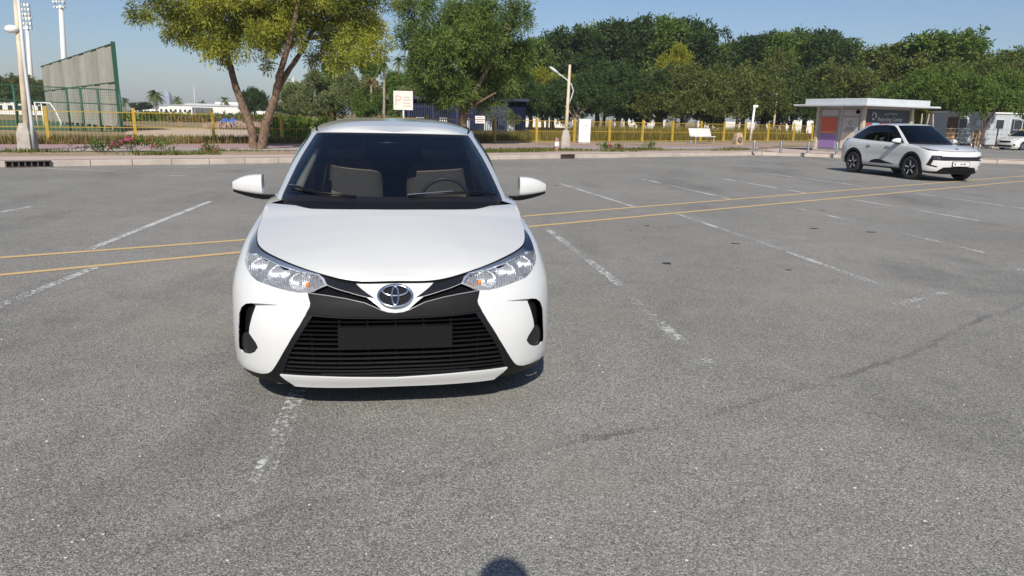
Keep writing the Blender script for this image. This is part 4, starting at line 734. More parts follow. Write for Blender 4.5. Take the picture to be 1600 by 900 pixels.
# rubble heap and blue covered bundles in the field
for px,py,c,lab in((352,192,(.03,.12,.38),'blue tarpaulin bundle lying in the field'),(365,192,(.03,.11,.34),'second blue bundle beside the rubble heap in the field')):
    p=gp(px,py+2,GZ); o=thing('tarpaulin_bundle',lab,'bundle',tuple(p)); g=np.random.default_rng(px); m=MB().ell((0,0,.2),(.5,.4,.36),14,8); m.V=[(x+g.normal(0,.04),y+g.normal(0,.04),max(0,z+g.normal(0,.04))) for x,y,z in m.V]; m.part('cover',mat('blue tarp %d'%px,c,.6),o)
rb=MB(); g=np.random.default_rng(4); c0=gp(362,199,GZ)
for k in range(90): rb.box((c0[0]+g.normal(0,1.6),c0[1]+g.normal(0,.6),GZ+abs(g.normal(.1,.12))),tuple(g.uniform(.1,.45,3)),g.uniform(0,3))
o=rb.part('rubble',mat('rubble',(.34,.24,.19),.95,noise=(2,.3)),None); tag(o,'heap of reddish building rubble in the field','rubble',kind='stuff')
# ================================================================== ground cover
def blades(name,pts,h,wd,mt,label,cat,seed,n=1,lean=.35):
    g=np.random.default_rng(seed); P=np.repeat(pts,n,0); N=len(P); P=P+np.concatenate([g.normal(0,.06,(N,2)),np.zeros((N,1))],1); hh=h*g.uniform(.4,1.15,(N,1)); a=g.uniform(0,2*PI,N); d=np.stack([np.cos(a),np.sin(a),np.zeros(N)],1); s=np.stack([-np.sin(a),np.cos(a),np.zeros(N)],1); w_=wd*g.uniform(.6,1.3,(N,1)); le=d*hh*lean*g.uniform(0,1.6,(N,1))
    V=np.stack([P-s*w_/2,P+s*w_/2,P+le*.45+[0,0,1]*hh*.6+s*w_*.35,P+le*.45+[0,0,1]*hh*.6-s*w_*.35,P+le+[0,0,1]*hh],1).reshape(-1,3); i=np.arange(N)*5
    F3=np.concatenate([np.stack([i,i+1,i+2],1),np.stack([i,i+2,i+3],1),np.stack([i+3,i+2,i+4],1)]); o=addobj(name,mesh_np(name,V,F3,mt)); tag(o,label,cat,kind='stuff'); return o
def scatter(S_a,S_b,x0,x1,n,seed,thr=.0,sc=.7):
    g=np.random.default_rng(seed); x=g.uniform(x0,x1,n); f=g.uniform(0,1,n); a=np.array([spt(S_a,q) for q in x]); b=np.array([spt(S_b,q) for q in x]); P=a+(b-a)*f[:,None]; v=np.sin(P[:,0]*sc*1.7+1.3)+np.sin(P[:,1]*sc*2.9)+np.sin((P[:,0]-P[:,1])*sc*1.1)+g.normal(0,.6,n); P=P[v>thr]; return np.concatenate([P,np.full((len(P),1),GZ+.004)],1)
blades('grass',scatter(S2,S3,-24,13,9000,1,.5),.14,.03,GRASS,'patchy low weeds growing along the planting strip','grass',1,3)
nF=np.array([-fd_[1],fd_[0]])
def fence_area(px0,px1,o0,o1,n,seed):
    g=np.random.default_rng(seed); a=on_fence(px0);b=on_fence(px1); f=g.uniform(0,1,(n,1)); P=a+(b-a)*f+nF*g.uniform(o0,o1,(n,1)); return np.concatenate([P,np.full((n,1),GZ)],1)
blades('reeds',fence_area(955,1290,1.2,4.5,4200,2),1.0,.05,REED,'tall yellowing reeds growing behind the railing','reeds',2,2,.2)
blades('dry_grass',fence_area(740,1000,1.,9,5200,3),.5,.04,REED,'dry yellow grass behind the railing','grass',3,2); blades('grass',fence_area(-60,760,-.6,1.0,2600,4),.32,.03,DRYL,'brown dry weeds at the foot of the railing','grass',4,3); blades('grass',fence_area(-60,760,-.5,2.5,1800,5),.34,.035,GRASS,'green weeds tangled along the railing foot','grass',5,3)
C,D=lobes([(*(gp(x,y,GZ)+[0,0,.3]),r) for x,y,r in [(x,187+ (x%17)*.2,1.1) for x in range(200,475,11)]],26,8,.5,.5); V,Q=leaves(C,D,14,.4,.16,.9,.0,8); tag(addobj('scrub',mesh_np('scrub',V,Q,MIDG)),'low green scrub spreading over the far field','scrub',kind='stuff')
C,D=lobes([(*(gp(x,191,GZ)+[0,0,.2]),.8) for x in range(270,440,12)],24,9,.5,.5); V,Q=leaves(C,D,12,.3,.12,.9,.0,9); tag(addobj('scrub',mesh_np('scrub',V,Q,DRYL)),'brown dry brush across the middle of the field','scrub',kind='stuff')
C,D=lobes([(*on_fence(x,4.+(x%5)),GZ+.5,.9) for x in range(430,520,9)],30,19,.5,.6); V,Q=leaves(C,D,14,.3,.12,.9,.0,19); tag(addobj('hedge',mesh_np('hedge',V,Q,MIDG)),'green hedge behind the railing left of the sedan','hedge',kind='stuff')
def shrub(px,py,r,label,pink,seed,group=None):
    b=gp(px,py,GZ); t=thing('flowering_shrub' if pink else 'weed_clump',label,'shrub' if pink else 'weed',tuple(b),0,group); g=np.random.default_rng(seed); L=[(g.normal(0,r*.8),g.normal(0,r*.4),r*g.uniform(.4,1.1),r*g.uniform(.3,.6)) for _ in range(9)]; C,D=lobes(L,190,seed,.6,.8); V,Q=leaves(C,D,8,.09,.05,1.,.0,seed); addobj('foliage',mesh_np('foliage',V,Q,MIDG),t)
    mb=MB(); [limb(mb,[(0,0,-.02),(l[0]*.5,l[1]*.5,l[2]*.6),(l[0],l[1],l[2])],.012,.005,5) for l in L[:5]]; mb.part('stem',BARK_D,t)
    if pink: C,D=lobes([(l[0]*1.1,l[1]-.1,l[2]*1.1,l[3]*.5) for l in L[:pink]],160,seed+1,.6); V,Q=leaves(C,D,8,.06,.05,1.,.0,seed+1); addobj('flowers',mesh_np('flowers',V,Q,MAGENTA),t)
shrub(150,238,.26,'leafy weed clump left of the flowering shrubs',0,1); shrub(206,238,.40,'largest flowering shrub with magenta blooms by a yellow post',4,2); shrub(180,233,.2,'low shrub of magenta flowers beside the leafy weed clump',7,3); shrub(258,235,.28,'thin grey green weed near the forked tree',0,4); shrub(330,239,.2,'small weed with one magenta bloom below the forked tree',2,5); shrub(1016,233,.28,'straggly weed clump left of the bench',0,6); shrub(948,233,.22,'small weed clump beside the utility cabinet',0,7); shrub(965,234,.2,'low shrub with a few magenta blooms by the footway',3,8)
# loose chips and stones on the asphalt
g=np.random.default_rng(12); peb=MB()
for k in range(150):
    q=gp(g.uniform(0,1600),g.uniform(470,899)); r=g.uniform(.002,.006); peb.ell((q[0],q[1],r*.4),(r*g.uniform(.8,1.5),r,r*.6),6,4)
o=peb.part('gravel_chips',mat('pale stone chips',(.5,.48,.44),.9),None); tag(o,'pale stone chips scattered over the asphalt','gravel',kind='stuff')
for px,py,l_ in((1044,412,.22),(1150,381,.16),(1270,357,.2),(1012,353,.12),(1362,363,.2),(1285,329,.18),(985,360,.08),(870,290,.2),(1232,422,.09)):
    p=gp(px,py); mb=MB(); g=np.random.default_rng(px); n=9; l_*=.55; P=[(l_*(.35+.65*g.uniform())*math.cos(2*PI*k/n)*.8,l_*.5*(.35+.65*g.uniform())*math.sin(2*PI*k/n)) for k in range(n)]; mb.prism(P,0,.003); o=mb.part('tar_spot',mat('tar',(.03,.03,.03),.7),None); o.location=(p[0],p[1],.002); o['kind']='structure'
# long crack and oily stains in the asphalt
CRK=worn_paint('crack',(.05,.047,.042),.54,.12,45,.26)
cp=[(200,868),(420,800),(600,762),(690,745),(790,716),(900,690),(1000,672),(1100,652),(1200,622),(1330,585),(1440,548),(1520,505),(1600,476),(1680,455)]; g=np.random.default_rng(21); q=dens(np.array(cp),14.)[:-60] if False else np.array(cp,float)
pp=[]; 
for a,b in zip(q[:-1],q[1:]):
    for k in range(10): pp.append(tuple(a+(b-a)*k/10+g.normal(0,2.2,2)))
line('crack',pp,.05,CRK,.003)
OIL=stain_mat('oily stain',(.045,.042,.04),.8); BRN=stain_mat('brown stain',(.12,.092,.07),.6)
for px,py,a,b_,m in((1275,342,.5,.22,OIL),(1440,351,.6,.2,OIL),(1255,331,.5,.12,BRN),(70,357,1.1,.35,BRN),(350,342,.5,.16,OIL),(385,325,.5,.12,BRN),(180,335,.6,.2,BRN),(200,530,.3,.22,BRN),(640,652,1.3,.45,BRN),(1250,560,.8,.5,BRN),(950,800,.5,.35,BRN),(1150,330,.9,.2,BRN)):
    p=gp(px,py); n=22; g=np.random.default_rng(px); P=[(p[0]+a*(.75+.25*g.uniform())*math.cos(2*PI*k/n),p[1]+b_*(.75+.25*g.uniform())*math.sin(2*PI*k/n)+a*.2*math.cos(2*PI*k/n)) for k in range(n)]; sheet('stain',P,.0015,m)
# ================================================================== the photographer (only the shadow falls into the picture)
def person():
    b=(-.03,-.17); t=thing('person','person in dark clothes standing behind the camera holding up a phone','person',(b[0],b[1],0)); t.scale=(1.05,1.05,1.075)
    J={'pel':(0,0,.95,.15,.11),'sp':(0,.0,1.15,.14,.10),'ch':(0,0,1.35,.16,.11),'nk':(0,.0,1.49,.06,.06),'nk2':(0,.015,1.55,.055,.055),
       'sl':(-.18,0,1.42,.06,.06),'el':(-.30,.05,1.17,.042,.042),'wl':(-.125,.085,1.37,.03,.03),'sr':(.18,0,1.42,.06,.06),'er':(.32,.05,1.17,.042,.042),'wr':(.165,.085,1.38,.03,.03),
       'hl':(-.09,0,.9,.095,.095),'kl':(-.1,.02,.5,.062,.062),'al':(-.1,-.02,.09,.042,.042),'tl':(-.11,.15,.035,.04,.035),'hr':(.09,0,.9,.095,.095),'kr':(.1,.02,.5,.062,.062),'ar':(.1,-.02,.09,.042,.042),'tr':(.11,.15,.035,.04,.035)}
    E=[('pel','sp'),('sp','ch'),('ch','nk'),('nk','nk2'),('ch','sl'),('sl','el'),('el','wl'),('ch','sr'),('sr','er'),('er','wr'),('pel','hl'),('hl','kl'),('kl','al'),('al','tl'),('pel','hr'),('hr','kr'),('kr','ar'),('ar','tr')]
    K=list(J); me=bpy.data.meshes.new('body'); me.from_pydata([J[k][:3] for k in K],[(K.index(a),K.index(c)) for a,c in E],[]); o=addobj('body',me,t,mat('dark clothes',(.05,.05,.07),.9)); sk=o.modifiers.new('skin','SKIN')
    for i,k in enumerate(K): me.skin_vertices[0].data[i].radius=J[k][3:5]
    me.skin_vertices[0].data[0].use_root=True; s=o.modifiers.new('sub','SUBSURF'); s.levels=s.render_levels=2
    SK=mat('skin',(.35,.20,.13),.6); hd=MB().ell((0,.02,1.62),(.078,.098,.118),18,14).part('head',SK,t,True); MB().ell((0,.0,1.655),(.088,.105,.10),18,10).part('hair',mat('dark hair',(.02,.015,.012),.8),hd,True)
    MB().ell((0,.118,1.60),(.014,.02,.022),8,6).part('nose',SK,hd,True); [MB().ell((sx*.08,.01,1.61),(.012,.025,.032),8,6).part('ear',SK,hd,True) for sx in(-1,1)]; [MB().ell((sx*.03,.108,1.63),(.012,.008,.008),8,6).part('eye',mat('eye',(.6,.6,.58),.3),hd,True) for sx in(-1,1)]; MB().ell((0,.11,1.555),(.025,.008,.007),8,6).part('mouth',mat('lips',(.35,.14,.12),.6),hd,True)
    for sx,wx,wz in((-1,-.125,1.39),(1,.165,1.40)):
        h=MB(); h.ell((wx,.095,wz+.02),(.036,.028,.045),10,8)
        for k in range(4): x0=wx+sx*.0; h.tube([(wx-sx*.02,.10,wz+.0+.022*k),(wx-sx*.045,.122,wz+.005+.022*k),(wx-sx*.06,.112,wz+.008+.021*k)],[.009,.0085,.007],6)
        h.tube([(wx,.10,wz+.0),(wx-sx*.03,.09,wz-.01),(wx-sx*.055,.095,wz+.0)],[.011,.01,.008],6); h.part('hand',SK,t,True)
    ph=thing('phone','black phone held up in both hands behind the camera','phone',(-.008,-.062,1.525)); MB().cbox((0,0,0),(.165,.009,.078),.003).part('case',BLACK_PLASTIC,ph); MB().box((0,-.0052,0),(.15,.001,.068)).part('screen',BLACK_GLOSS,ph)
person()
# small sedan feature lines: (x half-width, y back from the nose, z up)
YB=[[(0,.06,.157),(.26,.066,.157),(.49,.098,.159),(.67,.165,.168),(.785,.285,.178),(.835,.44,.186),(.82,.83,.19),(.80,1.25,.18),(.80,2.05,.18),(.80,2.85,.18),(.80,3.38,.2),(.78,3.95,.22),(.66,4.27,.24),(.4,4.37,.24),(0,4.39,.24)],
[(0,.014,.25),(.26,.02,.25),(.50,.058,.25),(.68,.13,.25),(.805,.255,.25),(.86,.44,.26),(.86,.83,.27),(.845,1.25,.28),(.845,2.05,.28),(.845,2.85,.28),(.855,3.38,.3),(.83,3.95,.32),(.70,4.32,.33),(.42,4.41,.33),(0,4.425,.33)],
[(0,0,.43),(.26,.008,.43),(.50,.045,.43),(.68,.115,.43),(.81,.25,.43),(.863,.44,.45),(.868,.83,.47),(.86,1.25,.48),(.86,2.05,.48),(.862,2.85,.48),(.868,3.38,.5),(.845,3.95,.5),(.72,4.33,.5),(.43,4.42,.5),(0,4.43,.5)],
[(0,.022,.58),(.26,.032,.58),(.49,.075,.585),(.67,.155,.60),(.80,.29,.62),(.86,.47,.64),(.868,.83,.66),(.855,1.25,.68),(.85,2.05,.70),(.855,2.85,.71),(.86,3.38,.73),(.835,3.95,.74),(.71,4.31,.74),(.43,4.39,.74),(0,4.40,.74)],
[(0,.065,.655),(.25,.075,.655),(.46,.12,.675),(.635,.21,.705),(.765,.35,.735),(.818,.54,.79),(.826,.83,.845),(.825,1.25,.88),(.83,2.05,.90),(.825,2.85,.92),(.82,3.38,.93),(.79,3.95,.94),(.66,4.27,.93),(.4,4.35,.93),(0,4.365,.93)],
[(0,.115,.70),(.21,.12,.702),(.40,.165,.74),(.585,.285,.785),(.71,.44,.82),(.757,.64,.862),(.772,.86,.905),(.785,1.24,.975),(.79,2.05,.99),(.775,2.85,1.01),(.75,3.4,1.025),(.70,3.9,1.03),(.58,4.2,1.02),(.38,4.28,1.015),(0,4.30,1.01)]]
YG=[[(0,.99,.995),(.4,1.02,.995),(.60,1.09,.99),(.735,1.27,.985),(.77,1.6,.992),(.765,2.05,1.0),(.75,2.85,1.02),(.715,3.45,1.03),(.58,3.80,1.035),(.35,3.87,1.03),(0,3.89,1.03)],
[(0,1.39,1.22),(.36,1.42,1.217),(.545,1.49,1.212),(.655,1.65,1.205),(.70,1.85,1.215),(.71,2.1,1.225),(.69,2.8,1.235),(.645,3.2,1.235),(.53,3.46,1.24),(.32,3.52,1.24),(0,3.54,1.24)],
[(0,1.80,1.395),(.33,1.825,1.393),(.485,1.87,1.39),(.563,1.97,1.382),(.59,2.1,1.395),(.60,2.3,1.41),(.585,2.75,1.41),(.55,2.95,1.40),(.47,3.10,1.39),(.3,3.14,1.395),(0,3.16,1.40)]]
YPOS=(-.575,3.46); YYAW=R_(9.2)
# ================================================================== the white sedan in the foreground
def to_world(P,pos,yaw):
    c,s=math.cos(yaw),math.sin(yaw); x,y,z=P[...,0],P[...,1],P[...,2]
    return np.stack([pos[0]+c*x-s*y,pos[1]+s*x+c*y,z],-1)
REFLECTOR=None
def reflector_mat():
    m,n,L=nodes_of('faceted reflector'); b=n['Principled BSDF']; b.inputs['Metallic'].default_value=1; b.inputs['Base Color'].default_value=(.93,.94,.96,1); b.inputs['Roughness'].default_value=.3
    g=n.new('ShaderNodeTexCoord'); v=n.new('ShaderNodeTexWave'); v.inputs['Scale'].default_value=34; v.inputs['Distortion'].default_value=1.5; L.new(g.outputs['Object'],v.inputs['Vector'])
    u=n.new('ShaderNodeBump'); u.inputs['Strength'].default_value=1.; u.inputs['Distance'].default_value=.004; L.new(v.outputs['Fac'],u.inputs['Height']); L.new(u.outputs[0],b.inputs['Normal']); return m
REFLECTOR=reflector_mat()
BEZEL=mat('smoked chrome bezel',(.80,.85,.92),.32,metal=1.)
TRIM_LIGHT=mat('light interior trim',(.50,.50,.42),.8)
DASH=mat('dashboard plastic',(.03,.03,.032),.7)
WHITE_PEARL=WHITE_CAR
def shell_extras(root,B,G,t0,t1,g0,g1,paint):
    """ledge between the body shoulder and the window base"""
    ts=np.linspace(t0,t1,50); A=B(ts,np.full(50,B.W-1.)); gs=np.linspace(g0,g1,200); Gb=G(gs,np.zeros(200)); 
    Bm=np.stack([np.interp(A[:,1],Gb[:,1],Gb[:,k]) for k in range(3)],1); strip('window_ledge',A,Bm,paint,root)
def seat(root,x,y,mt,w_=.54):
    prof=[(0,.52),(.05,.62),(.12,.95),(.17,1.10),(.15,1.16),(.09,1.17),(.02,1.12),(-.04,.98),(-.09,.75),(-.13,.62)]
    secs=[]
    for q,s in ((-1,.80),(-.9,.93),(-.7,1),(0,1.01),(.7,1),(.9,.93),(1,.80)):
        secs.append([(x+q*w_/2,y+a*s+.05*(1-s),.6+(z-.6)*(s if z>.8 else 1)) for a,z in prof])
    s_=loft(secs,mt,'seat',root)
    secs=[[(x+q*.145,y+.15+a*s,1.265+z*s) for a,z in ((-.05,-.08),(-.06,0),(-.04,.085),(.03,.09),(.05,0),(.03,-.08))] for q,s in ((-1,.8),(-.8,1),(.8,1),(1,.8))]
    loft(secs,mt,'headrest',s_)
    MB().cbox((x,y-.28,.50),(w_,.52,.16),.04).part('seat_cushion',mt,s_,True)
def make_main_sedan():
    root=thing('sedan_car','white sedan with dark windscreen parked facing the photographer, black lower grille','car',(YPOS[0],YPOS[1],0),YYAW)
    B=Surf(YB);G=Surf(YG); pix=lambda P: proj(to_world(P*np.array([-1,1,1]),YPOS,YYAW)); sid=lambda P:P[:,1:]
    def ip(pts,tr=(0,3.7),wr=(0,5)):
        r=B.inv(pts,pix,tr,wr)
        for i,p in enumerate(pts):
            if p[0]>=616: r[i,0]=0
        return r
    iy=lambda pts,tr=(4.6,12): B.inv(pts,sid,tr,(0,5))
    grille=ip([(478,491),(484,490.5),(529,495),(575,496),(618,496),(618,590),(560,590),(500,588.5),(438,585),(424,580),(436,562),(450,538),(468,508)])
    opening=ip([(488,494),(529,497.5),(575,498.5),(618,498.5),(618,587.5),(560,588),(500,586.5),(441,582.5),(451,556),(463,534),(476,512)])
    band=ip([(481,458),(492,459.6),(539.5,467),(569.7,473.7),(585,480),(597,485.3),(606,488),(618,489),(618,496),(575,496),(529,495),(484,490.5),(478,491),(484,480),(485,474)])
    blade=ip([(499,425),(527,431.5),(554.6,437.5),(585.8,466.2),(573.5,464.2),(545,456.5),(511,445)],wr=(2.5,5))
    under=ip([(511,445.5),(545,457),(573.5,464.8),(575,466.5),(597,485),(585,480),(569.7,473.5),(539.5,466.8),(492,459.4),(483,457.3),(490.4,455)],wr=(2.5,5))
    lip=ip([(438,585),(500,588.5),(560,590),(618,590),(618,604.5),(540,606),(462,603)]); lip[:,1]=np.where(lip[:,1]<.12,0,lip[:,1])
    val=ip([(424,580),(438,585),(462,603),(440,606),(414,597),(398,592.5),(378,577),(374,571),(388,577.5),(400,582),(410,584),(419,583)],tr=(0,4.9)); val[:,1]=np.where(val[:,1]<.15,0,val[:,1])
    fog=ip([(400,474.4),(392,473.6),(384,474.4),(377,480),(373.5,490),(372.8,516),(373.5,543),(381,551),(390,553),(398,550),(403,543),(400,536),(389,520),(390,510),(394,494),(399,480)],tr=(2.6,4.9),wr=(.5,4))
    fogc=ip([(377,519),(384,516.5),(389,520),(400,536),(403,543),(398,550),(390,553),(380,551),(374,543),(373.6,528)],tr=(2.6,4.9),wr=(.5,4))
    hl=ip([(400.6,357.5),(401.5,371),(405.5,385),(422,395.3),(445,406.7),(473.4,418),(499,424.6),(506,434),(511,444.5),(490.4,454.9),(481,457.7),(465.8,457.7),(450.7,454.9),(422.3,446.4),(401.6,438.8),(390.2,427.5),(384.5,416),(382.5,404.8),(386,389.7),(393,370.8)],tr=(1.2,6.4),wr=(2.6,5))
    hl[:,1]=np.where(hl[:,1]>4.9,4.985,hl[:,1])
    refl=ip([(388.5,399),(393,395.2),(399.7,395),(413,402),(435.6,412.3),(464,421.8),(496,428),(510,444.5),(490.4,454),(481,456.8),(465.8,456.8),(450.7,454),(422.3,445.5),(401.6,438),(391,427),(386,416),(386,406)],tr=(1.2,6.4),wr=(2.6,5))
    bump_=np.array([(0,0),(4.98,0),(4.98,3.1),(4.3,3.5),(3.2,4.1),(2.0,5),(0,5)])
    def arch(yc,r=.345): 
        a=np.linspace(-.28,PI+.28,26); P=[(yc+r*math.cos(q),.30+r*math.sin(q)) for q in a]; Q=iy(P); Q[0,1]=Q[-1,1]=0; Q[:,1]=np.where(Q[:,1]<.2,0,Q[:,1]); return Q
    fd=[(1.30,.24),(1.23,.45),(1.24,.965),(2.09,.98),(2.09,.24)]; rd=[(2.115,.24),(2.115,.98),(2.98,.998),(3.05,.85),(3.02,.70),(2.96,.52),(2.87,.33),(2.84,.24)]
    fdi=[(1.31,.25),(1.242,.45),(1.252,.96),(2.082,.975),(2.082,.25)]; rdi=[(2.123,.25),(2.123,.975),(2.97,.993),(3.042,.85),(3.012,.70),(2.952,.52),(2.862,.33),(2.832,.25)]
    tl=np.array([(11.5,3.3),(12.9,3.35),(12.9,4.6),(11.3,4.85),(10.9,4.5)])
    polys=[('front_bumper',bump_),('gap',iy(fd)),('gap',iy(rd)),('front_door',iy(fdi)),('rear_door',iy(rdi)),('cut',arch(.83)),('cut',arch(3.38)),('lower_valance',val),('lower_valance',np.array([(3.25,0),(4.98,0),(4.98,.3),(4.3,.42),(3.7,.3)])),('grille_frame',grille),('grille_opening',opening),('grille_band',band),
        ('bumper_lip',lip),('grille_blade',blade),('upper_grille',under),('fog_recess',fog),('fog_cover',fogc),('hl',hl),('tail_lamp',tl),('bonnet_gap',np.array([(0,4.74),(1.0,4.76),(1.7,4.90),(2.2,4.965),(4,4.975),(6.86,4.975),(6.86,5),(0,5)]))]
    tg=np.concatenate([np.arange(0,5,.07),np.arange(5,14.001,.125)]); wg=np.arange(0,5.001,.125); V,T=panels(polys,tg,wg)
    skin('body',B,V,T['base'],WHITE_CAR,root,rim=.02)
    fb=skin('front_bumper',B,V,T['front_bumper'],WHITE_CAR,root,rim=.006)
    skin('bonnet_gap',B,V,T['bonnet_gap'],DEEP_BLACK,root,off=-.007)
    gf=skin('grille_frame',B,V,T['grille_frame'],BLACK_PLASTIC,fb,off=-.004,rim=.05)
    skin('grille_back',B,V,T['grille_opening'],DEEP_BLACK,gf,off=-.055)
    skin('grille_band',B,V,T['grille_band'],MATTE_DARK,fb,off=.004,rim=.03)
    skin('bumper_lip',B,V,T['bumper_lip'],WHITE_CAR,fb,off=.006,rim=.02)
    for sd in "LR":
        skin('shut_line',B,V,T['gap'],DEEP_BLACK,root,off=-.012,side=sd); skin('lower_valance',B,V,T['lower_valance'],BLACK_PLASTIC,fb,off=-.004,rim=.02,side=sd)
        skin('grille_blade',B,V,T['grille_blade'],BLACK_GLOSS,fb,off=-.004,rim=.03,side=sd); skin('upper_grille',B,V,T['upper_grille'],DEEP_BLACK,fb,off=-.03,side=sd)
        f=skin('fog_lamp_recess',B,V,T['fog_recess'],BLACK_PLASTIC,fb,off=-.036,rim=-.036,side=sd)
        skin('fog_lamp_cover',B,V,T['fog_cover'],BLACK_GLOSS,f,off=-.012,rim=.03,side=sd)
        for nm in ('front_door','rear_door'):
            d=skin('door',B,V,T[nm],WHITE_CAR,root,rim=.012,side=sd); s=1 if sd=='R' else -1; y=1.93 if nm=='front_door' else 2.84
            MB().tube([(s*.845,y-.09,.86),(s*.872,y-.07,.862),(s*.874,y+.06,.866),(s*.845,y+.085,.868)],.013,8).part('handle',WHITE_CAR,d,True)
        skin('tail_lamp',B,V,T['tail_lamp'],RED_LENS,root,off=.004,rim=.02,side=sd)
    for s in(1,-1):      # grey strip painting the shade of a crease inwards from the fog lamp
        c_=ip([(398,475.5),(410,475.8),(424,476.3),(438,476.8)],tr=(2.2,4.9),wr=(.5,4)); P=(B(c_[:,0],c_[:,1])+B.nrm(c_[:,0],c_[:,1])*-.001)*[s,1,1]; MB().tube(P,[.006,.005,.003,.001],6).part('crease_shade',mat('shadow grey',(.12,.12,.12),.7),fb,True)
        gq=np.linspace(3.1,6.2,14); Pq=G(gq,np.full(14,2.)); Pq=(Pq*[.955,1,1]+[0,.0,.016])*[s,1,1]; MB().tube(Pq,.006,5).part('roof_ditch',DEEP_BLACK,root,True)
    # grey bead painting the highlight along the top of the dark band
    e=ip([(483,458.5),(492,459.8),(515,463),(539.5,467),(569.7,473.7),(585,480),(597,485.5)]); e=np.stack([np.interp(np.linspace(0,6,40),np.arange(7),e[:,k]) for k in(0,1)],1); P=B(e[:,0],e[:,1])+B.nrm(e[:,0],e[:,1])*.006
    for s in(1,-1): MB().tube(P*[s,1,1],.0028,6).part('band_highlight',mat('highlight grey',(.22,.23,.25),.3),fb,True)
    # horizontal slats of the lower grille, each its own strip
    def span(wv,poly):
        x=[]; n=len(poly)
        for i in range(n):
            a,b=poly[i],poly[(i+1)%n]
            if (a[1]>wv)!=(b[1]>wv): x.append(a[0]+(b[0]-a[0])*(wv-a[1])/(b[1]-a[1]))
        return max(x) if x else 0
    ws=opening[:,1]; w0,w1=ip([(618,586)])[0,1],ip([(618,499)])[0,1]
    for k in range(13):
        wv=w0+(w1-w0)*(k+.3)/13; te=span(wv,opening)
        if te<.3: continue
        ts=np.linspace(0,te-.005,26); wr_=np.full(26,wv); up=.05*(ts/te)**2*0; S=lambda dw,of: B(ts,wr_+dw)+B.nrm(ts,wr_)*of
        prof=[S(.035,-.014),S(.0,-.005),S(-.02,-.012),S(.0,-.05)]; VV=[];FF=[]
        for s in(1,-1):
            b=len(VV); VV+=[tuple(p[i]*np.array([s,1,1])) for p in prof for i in range(26)]
            for a in range(4):
                c=(a+1)%4
                for i in range(25): q=(b+a*26+i,b+a*26+i+1,b+c*26+i+1,b+c*26+i); FF.append(q if s<0 else q[::-1])
        addobj('grille_slat',mesh('grille_slat',VV,FF,BLACK_PLASTIC,False),gf)
    for x in (-.42,-.28,-.14,0,.14,.28,.42):    # upright struts
        pts=B.inv([(abs(x),z) for z in np.linspace(.225,.52,8)],lambda P:P[:,[0,2]],(0,3.5),(0,4)); P=(B(pts[:,0],pts[:,1])+B.nrm(pts[:,0],pts[:,1])*-.03)*[1 if x>=0 else -1,1,1]
        if abs(x)>.40: P=P[:6]
        MB().tube(P,.004,5).part('grille_strut',BLACK_PLASTIC,gf)
    # number-plate carrier
    pc=ip([(528,511),(528,543),(618,510),(618,544)]); zt=B(pc[2:3,0],pc[2:3,1])[0]; zb=B(pc[3:4,0],pc[3:4,1])[0]; hw=B(pc[:1,0],pc[:1,1])[0,0]; xs=np.linspace(-hw,hw,17); VV=[]
    for off in(-.012,.004):
        for z in (zb[2],zt[2]):
            q=B.inv([(abs(x),z) for x in xs],lambda P:P[:,[0,2]],(0,3.5),(.5,4)); p=B(q[:,0],q[:,1]); VV+=[(x,pp[1]*.6+zb[1]*.4-off-.006,z) for x,pp in zip(xs,p)]
    n=17; FF=[(2*n+i,2*n+i+1,3*n+i+1,3*n+i) for i in range(n-1)]+[(3*n+i,3*n+i+1,n+i+1,n+i) for i in range(n-1)]+[(i,i+1,2*n+i+1,2*n+i) for i in range(n-1)]+[(0,n,3*n,2*n),(n-1,3*n-1,4*n-1,2*n-1)]
    plate=addobj('plate_carrier',mesh('plate_carrier',VV,FF,mat('charcoal plate carrier',(.009,.0093,.0095),.75,spec=.1)),gf)
    cz=(zt[2]+zb[2])/2
    for a,b,c_,d in ((-.115,.024,.07,.004),(-.08,.008,.004,.03),(-.115,.012,.06,.004),(.055,.022,.075,.006),(0,.0,.006,.05),(-.02,-.022,.004,.02)): MB().box((a,zt[1]-.0125,cz+b),(c_,.004,d)).part('clip_mark',mat('worn plastic',(.012,.012,.0125),.7,spec=.1),plate)
    # oval emblem with its three rings
    q=ip([(618.4,463)],wr=(2.5,5)); q[0,0]=0.; o=B(q[:,0],q[:,1])[0]; dn=B.nrm(np.array([.02]),q[:,1])[0]; dn[0]=0; dn/=np.linalg.norm(dn); o=np.array([0,o[1],o[2]])
    Me=Matrix(((1,0,0,0),(0,-dn[2],dn[1],0),(0,dn[1],dn[2],0),(0,0,0,1))); upv=np.array([0,dn[2]*-1*np.sign(dn[1]) if False else -dn[2]*np.sign(dn[1])*-1,0]); upv=np.array([0.,-dn[2]*0,0.])
    upv=np.cross(dn,np.array([1.,0,0])); upv=upv if upv[2]>0 else -upv
    EP=lambda x,z,h: o+np.array([x,0,0])+upv*z+dn*h
    a,b=.088,.0615; K=48
    def ering(cx,cz_,ra,rb,tw,h): return [EP(cx+ra*math.cos(2*PI*k/K),cz_+rb*math.sin(2*PI*k/K),h) for k in range(K+1)]
    em=MB(); em.add([EP(0,0,.006)]+[EP(a*math.cos(2*PI*k/K),b*math.sin(2*PI*k/K),.004) for k in range(K)],[(0,1+k,1+(k+1)%K) for k in range(K)]); emb=em.part('emblem',mat('emblem backing',(.008,.008,.009),.6,spec=.1),root,True)
    MB().tube(ering(0,0,a*.955,b*.945,0,.008),.0072,8,False).part('emblem_ring',CHROME,emb,True)
    MB().tube(ering(0,.45*b,.70*a,.46*b,0,.010),.0062,8,False).part('emblem_ring',CHROME,emb,True)
